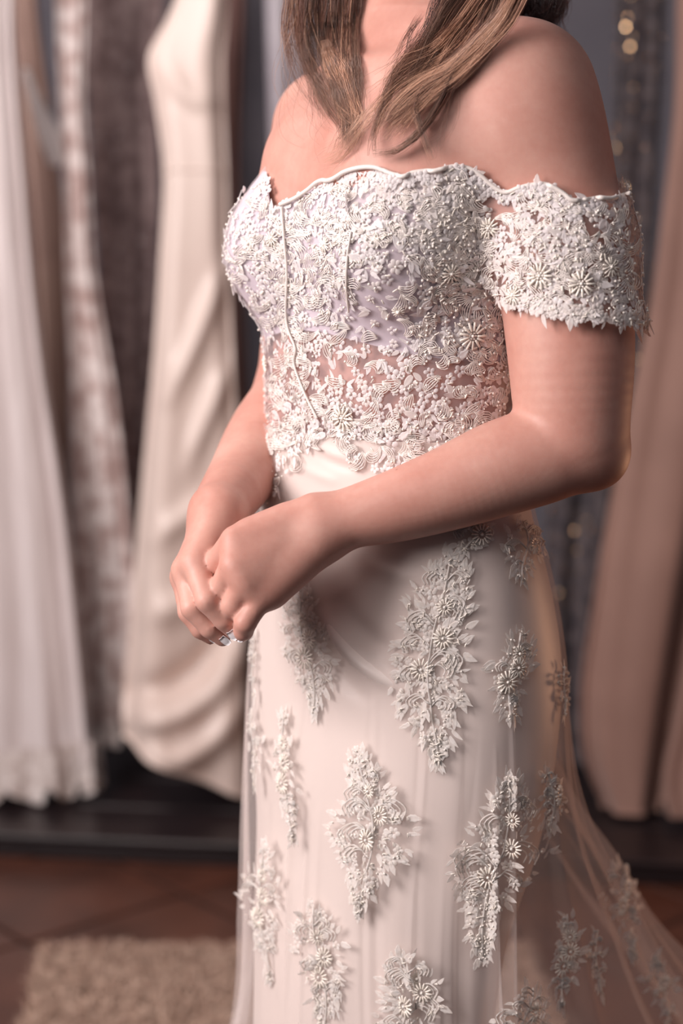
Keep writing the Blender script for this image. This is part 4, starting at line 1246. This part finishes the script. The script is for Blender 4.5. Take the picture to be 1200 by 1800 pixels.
# white tulle gown at the left edge
R_ = [(-230, -30, 40), (0, -62, 26), (300, -70, 46), (600, -80, 74), (900, -90, 120), (1200, -95, 152), (1372, -100, 168)]
g = gown_thing('white_gown', 'white tulle gown with a lace-edged hem, leftmost on the rail', R_, 3.26)
G = ring_gown(R_, 3.26, .045, 9, .010, 1, hem=hemline(-.75, -.42, .022, .05)); cloth('skirt', G[30:], 'white_tulle', g); cloth('bodice', G[:31], 'white_tulle', g); scallop_trim(G, 'white_lace', g, .10)
# taupe gown just behind it
R_ = [(-230, 20, 70), (0, 22, 66), (200, 38, 92), (400, 52, 116), (700, 74, 132), (1000, 92, 138), (1300, 98, 146)]
g = gown_thing('taupe_gown', 'plain taupe gown in shadow between the white tulle gown and the pink lace gown', R_, 3.56)
G = ring_gown(R_, 3.56, .03, 7, .008, 2); cloth('skirt', G[30:], 'taupe', g); cloth('bodice', G[:31], 'taupe', g)
# white satin sash end
R_ = [(120, 40, 50), (170, 50, 72), (215, 60, 98), (250, 70, 118), (272, 78, 118), (292, 86, 108)]
b = WY(90, 292, 3.46)
sash = ring_gown(R_, 3.46, .012, 3, .004, 3, nr=30, nc=40)
so = cloth('hanging_sash', sash, 'pale_silk', None); so.data.materials[0] = M['white_silk']; tag(so, 'pointed end of a white satin sash hanging against the pink lace gown', 'sash')
# pink lace gown
R_ = [(-230, 92, 150), (0, 96, 156), (200, 104, 152), (300, 110, 160), (450, 112, 168), (700, 120, 208), (1000, 120, 238), (1278, 128, 258)]
g = gown_thing('lace_gown', 'pinkish white lace gown with a scalloped hem, left of the grey-brown beaded gown', R_, 3.42)
G = ring_gown(R_, 3.42, .04, 6, .012, 4, hem=hemline(-.55, -.4, -.01, .01)); cloth('skirt', G[32:], 'pink_lace', g); cloth('bodice', G[:33], 'pink_lace', g); scallop_trim(G, 'white_lace', g, .04)
# mauve beaded lace gown
R_ = [(-230, 140, 262), (0, 150, 290), (120, 150, 276), (300, 160, 282), (600, 178, 276), (900, 190, 268), (1262, 200, 262)]
g = gown_thing('beaded_gown', 'grey-brown beaded lace gown hanging left of the cream satin gown', R_, 3.66)
G = ring_gown(R_, 3.66, .04, 6, .010, 5); cloth('skirt', G[32:], 'mauve_lace', g); cloth('bodice', G[:33], 'mauve_lace', g)
def sequins(G, parent, n, mat, seed, r0=.0025, r1=.004, name='sequins', y0=0, y1=1):
    rg = random.Random(seed); mb = MB(); nr, nc = G.shape[:2]
    for _ in range(n):
        i = rg.randrange(int(nr*y0), int(nr*y1)); j = rg.randrange(0, nc)
        p = G[i, j]; nrm = p-G[i].mean(0); nrm[2] = 0; nrm /= np.linalg.norm(nrm)+1e-9
        nn = nrm + np.array([rg.gauss(0, .35), rg.gauss(0, .35), rg.gauss(0, .35)])
        R = frame(nn, 0); r = rg.uniform(r0, r1)
        ring = [p + nrm*.004 + r*(math.cos(a)*R[0]+math.sin(a)*R[1]) for a in np.arange(8)*.7854]
        ring2 = [q - R[2]*.0006 for q in ring]
        Fc = [tuple(range(8)), tuple(range(15, 7, -1))] + [(k, (k+1) % 8, 8+(k+1) % 8, 8+k) for k in range(8)]
        mb.add(np.array(ring+ring2), Fc)
    return mb.build(name, M[mat], parent, smooth=False, kind='stuff')
sequins(G, g, 260, 'crystal', 2)
# cream satin gown
R_ = [(-230, 335, 372), (-60, 322, 396), (0, 308, 402), (45, 288, 400), (92, 262, 396), (180, 272, 396), (288, 286, 400), (450, 279, 404), (600, 269, 410), (800, 250, 420), (1000, 232, 427), (1150, 221, 430), (1260, 212, 433), (1345, 216, 436)]
g = gown_thing('satin_gown', 'cream satin gown with a fishtail hem, nearest the person on the left', R_, 3.25)
G = ring_gown(R_, 3.25, .045, 3, .014, 6, nr=120, hem=hemline(-.43, -.18, .065, -.07)); k = 40
def drape(G, path, amp, wid):
    px, py, d = proj(G); Q = spline(np.array(path, float), 40); ds = np.full(px.shape, 1e9); tt = np.zeros(px.shape)
    for i, q in enumerate(Q):
        dd = np.hypot(px-q[0], py-q[1]); m = dd < ds; ds = np.where(m, dd, ds); tt = np.where(m, i/39, tt)
    w_ = amp*np.exp(-(ds/wid)**2)*np.sin(np.pi*np.clip(tt, .05, .95))**.6
    front = np.arange(G.shape[1]) < G.shape[1]//2
    G = G.copy(); G[..., 1] -= w_*front[None, :]
    return G
for path, amp, wid in [([(225, 1262), (300, 1258), (370, 1215), (432, 1130)], .045, 26), ([(235, 1318), (310, 1330), (380, 1290), (434, 1220)], .045, 24), ([(230, 1215), (300, 1205), (360, 1160), (430, 1070)], -.03, 22),
                       ([(300, 700), (345, 600), (395, 470)], .022, 16), ([(330, 820), (370, 720), (405, 640)], .02, 16), ([(270, 950), (340, 900), (420, 850)], .02, 18), ([(300, 130), (330, 170), (380, 180)], .015, 12), ([(260, 1080), (320, 1060), (420, 980)], .02, 22)]:
    G = drape(G, path, amp, wid)
cloth('bodice', G[:k+1], 'cream_satin', g); cloth('skirt', G[k:], 'cream_satin', g)
mb = MB(); e = G[-1]; mb.add(*tube(np.vstack([e, e[:1]]), .004, 6, False)); mb.build('rolled_hem', M['cream_satin'], g)
mb = MB(); e = G[k]; mb.add(*tube(np.vstack([e, e[:1]]), .0028, 6, False)); mb.build('waist_seam', M['cream_satin'], g)
# brown gown behind the satin one
R_ = [(-230, 372, 436), (0, 376, 432), (300, 372, 424), (650, 392, 436), (1000, 402, 450), (1330, 404, 470)]
g = gown_thing('brown_gown', 'narrow dark brown gown in shadow between the cream gown and the person', R_, 3.5)
G = ring_gown(R_, 3.5, .03, 6, .010, 7); cloth('skirt', G[32:], 'brown_crepe', g); cloth('bodice', G[:33], 'brown_crepe', g)
# pale things behind
R_ = [(-230, 388, 424), (0, 392, 417), (90, 394, 415), (122, 399, 410)]
so = cloth('silk_ribbon', ring_gown(R_, 3.5, .01, 3, .003, 8, nr=30, nc=40), 'pale_silk', None); tag(so, 'narrow white silk ribbon hanging above the dark brown gown', 'ribbon')
R_ = [(-230, 462, 560), (0, 466, 562), (120, 469, 560), (300, 474, 560), (800, 470, 600), (1280, 450, 640)]
g = gown_thing('pale_gown', 'pale lilac-white gown hanging behind the bare far shoulder', R_, 3.8)
G = ring_gown(R_, 3.8, .05, 8, .012, 9); cloth('skirt', G[32:], 'pale_silk', g); cloth('bodice', G[:33], 'pale_silk', g)
# right of the person
R_ = [(-230, 1080, 1168), (0, 1084, 1166), (300, 1072, 1152), (600, 1040, 1132), (900, 962, 1080), (1200, 950, 1066), (1330, 955, 1066)]
g = gown_thing('sequin_gown', 'dark lace gown with gold sequins, hanging right behind the near arm', R_, 3.58)
G = ring_gown(R_, 3.58, .05, 7, .010, 10); cloth('skirt', G[32:], 'dark_lace', g); cloth('bodice', G[:33], 'dark_lace', g)
sequins(G, g, 2600, 'sequin', 5, .0018, .0032)
R_ = [(-230, 1196, 1320), (0, 1190, 1330), (200, 1184, 1330), (350, 1166, 1320), (500, 1146, 1310), (800, 1086, 1280), (1050, 1042, 1240), (1250, 1018, 1206), (1340, 1026, 1186), (1412, 1056, 1160)]
g = gown_thing('beige_gown', 'plain beige gown flaring left below the elbow at the right edge', R_, 3.34)
G = ring_gown(R_, 3.34, .05, 4, .014, 11, nr=110); cloth('bodice', G[:36], 'beige_crepe', g); cloth('skirt', G[35:], 'beige_crepe', g)
mb = MB(); e = G[-1]; mb.add(*tube(np.vstack([e, e[:1]]), .004, 6, False)); mb.build('rolled_hem', M['beige_crepe'], g)
R_ = [(-230, 1300, 1420), (600, 1290, 1430), (1000, 1230, 1420), (1250, 1190, 1420), (1380, 1162, 1420), (1432, 1170, 1420)]
g = gown_thing('sand_gown', 'sand coloured gown of which only the hem corner shows at the right edge', R_, 3.26)
G = ring_gown(R_, 3.26, .04, 4, .012, 12); cloth('bodice', G[:33], 'beige_crepe', g); cloth('skirt', G[32:], 'beige_crepe', g)
print('ALL TIME', time.time()-_T0)
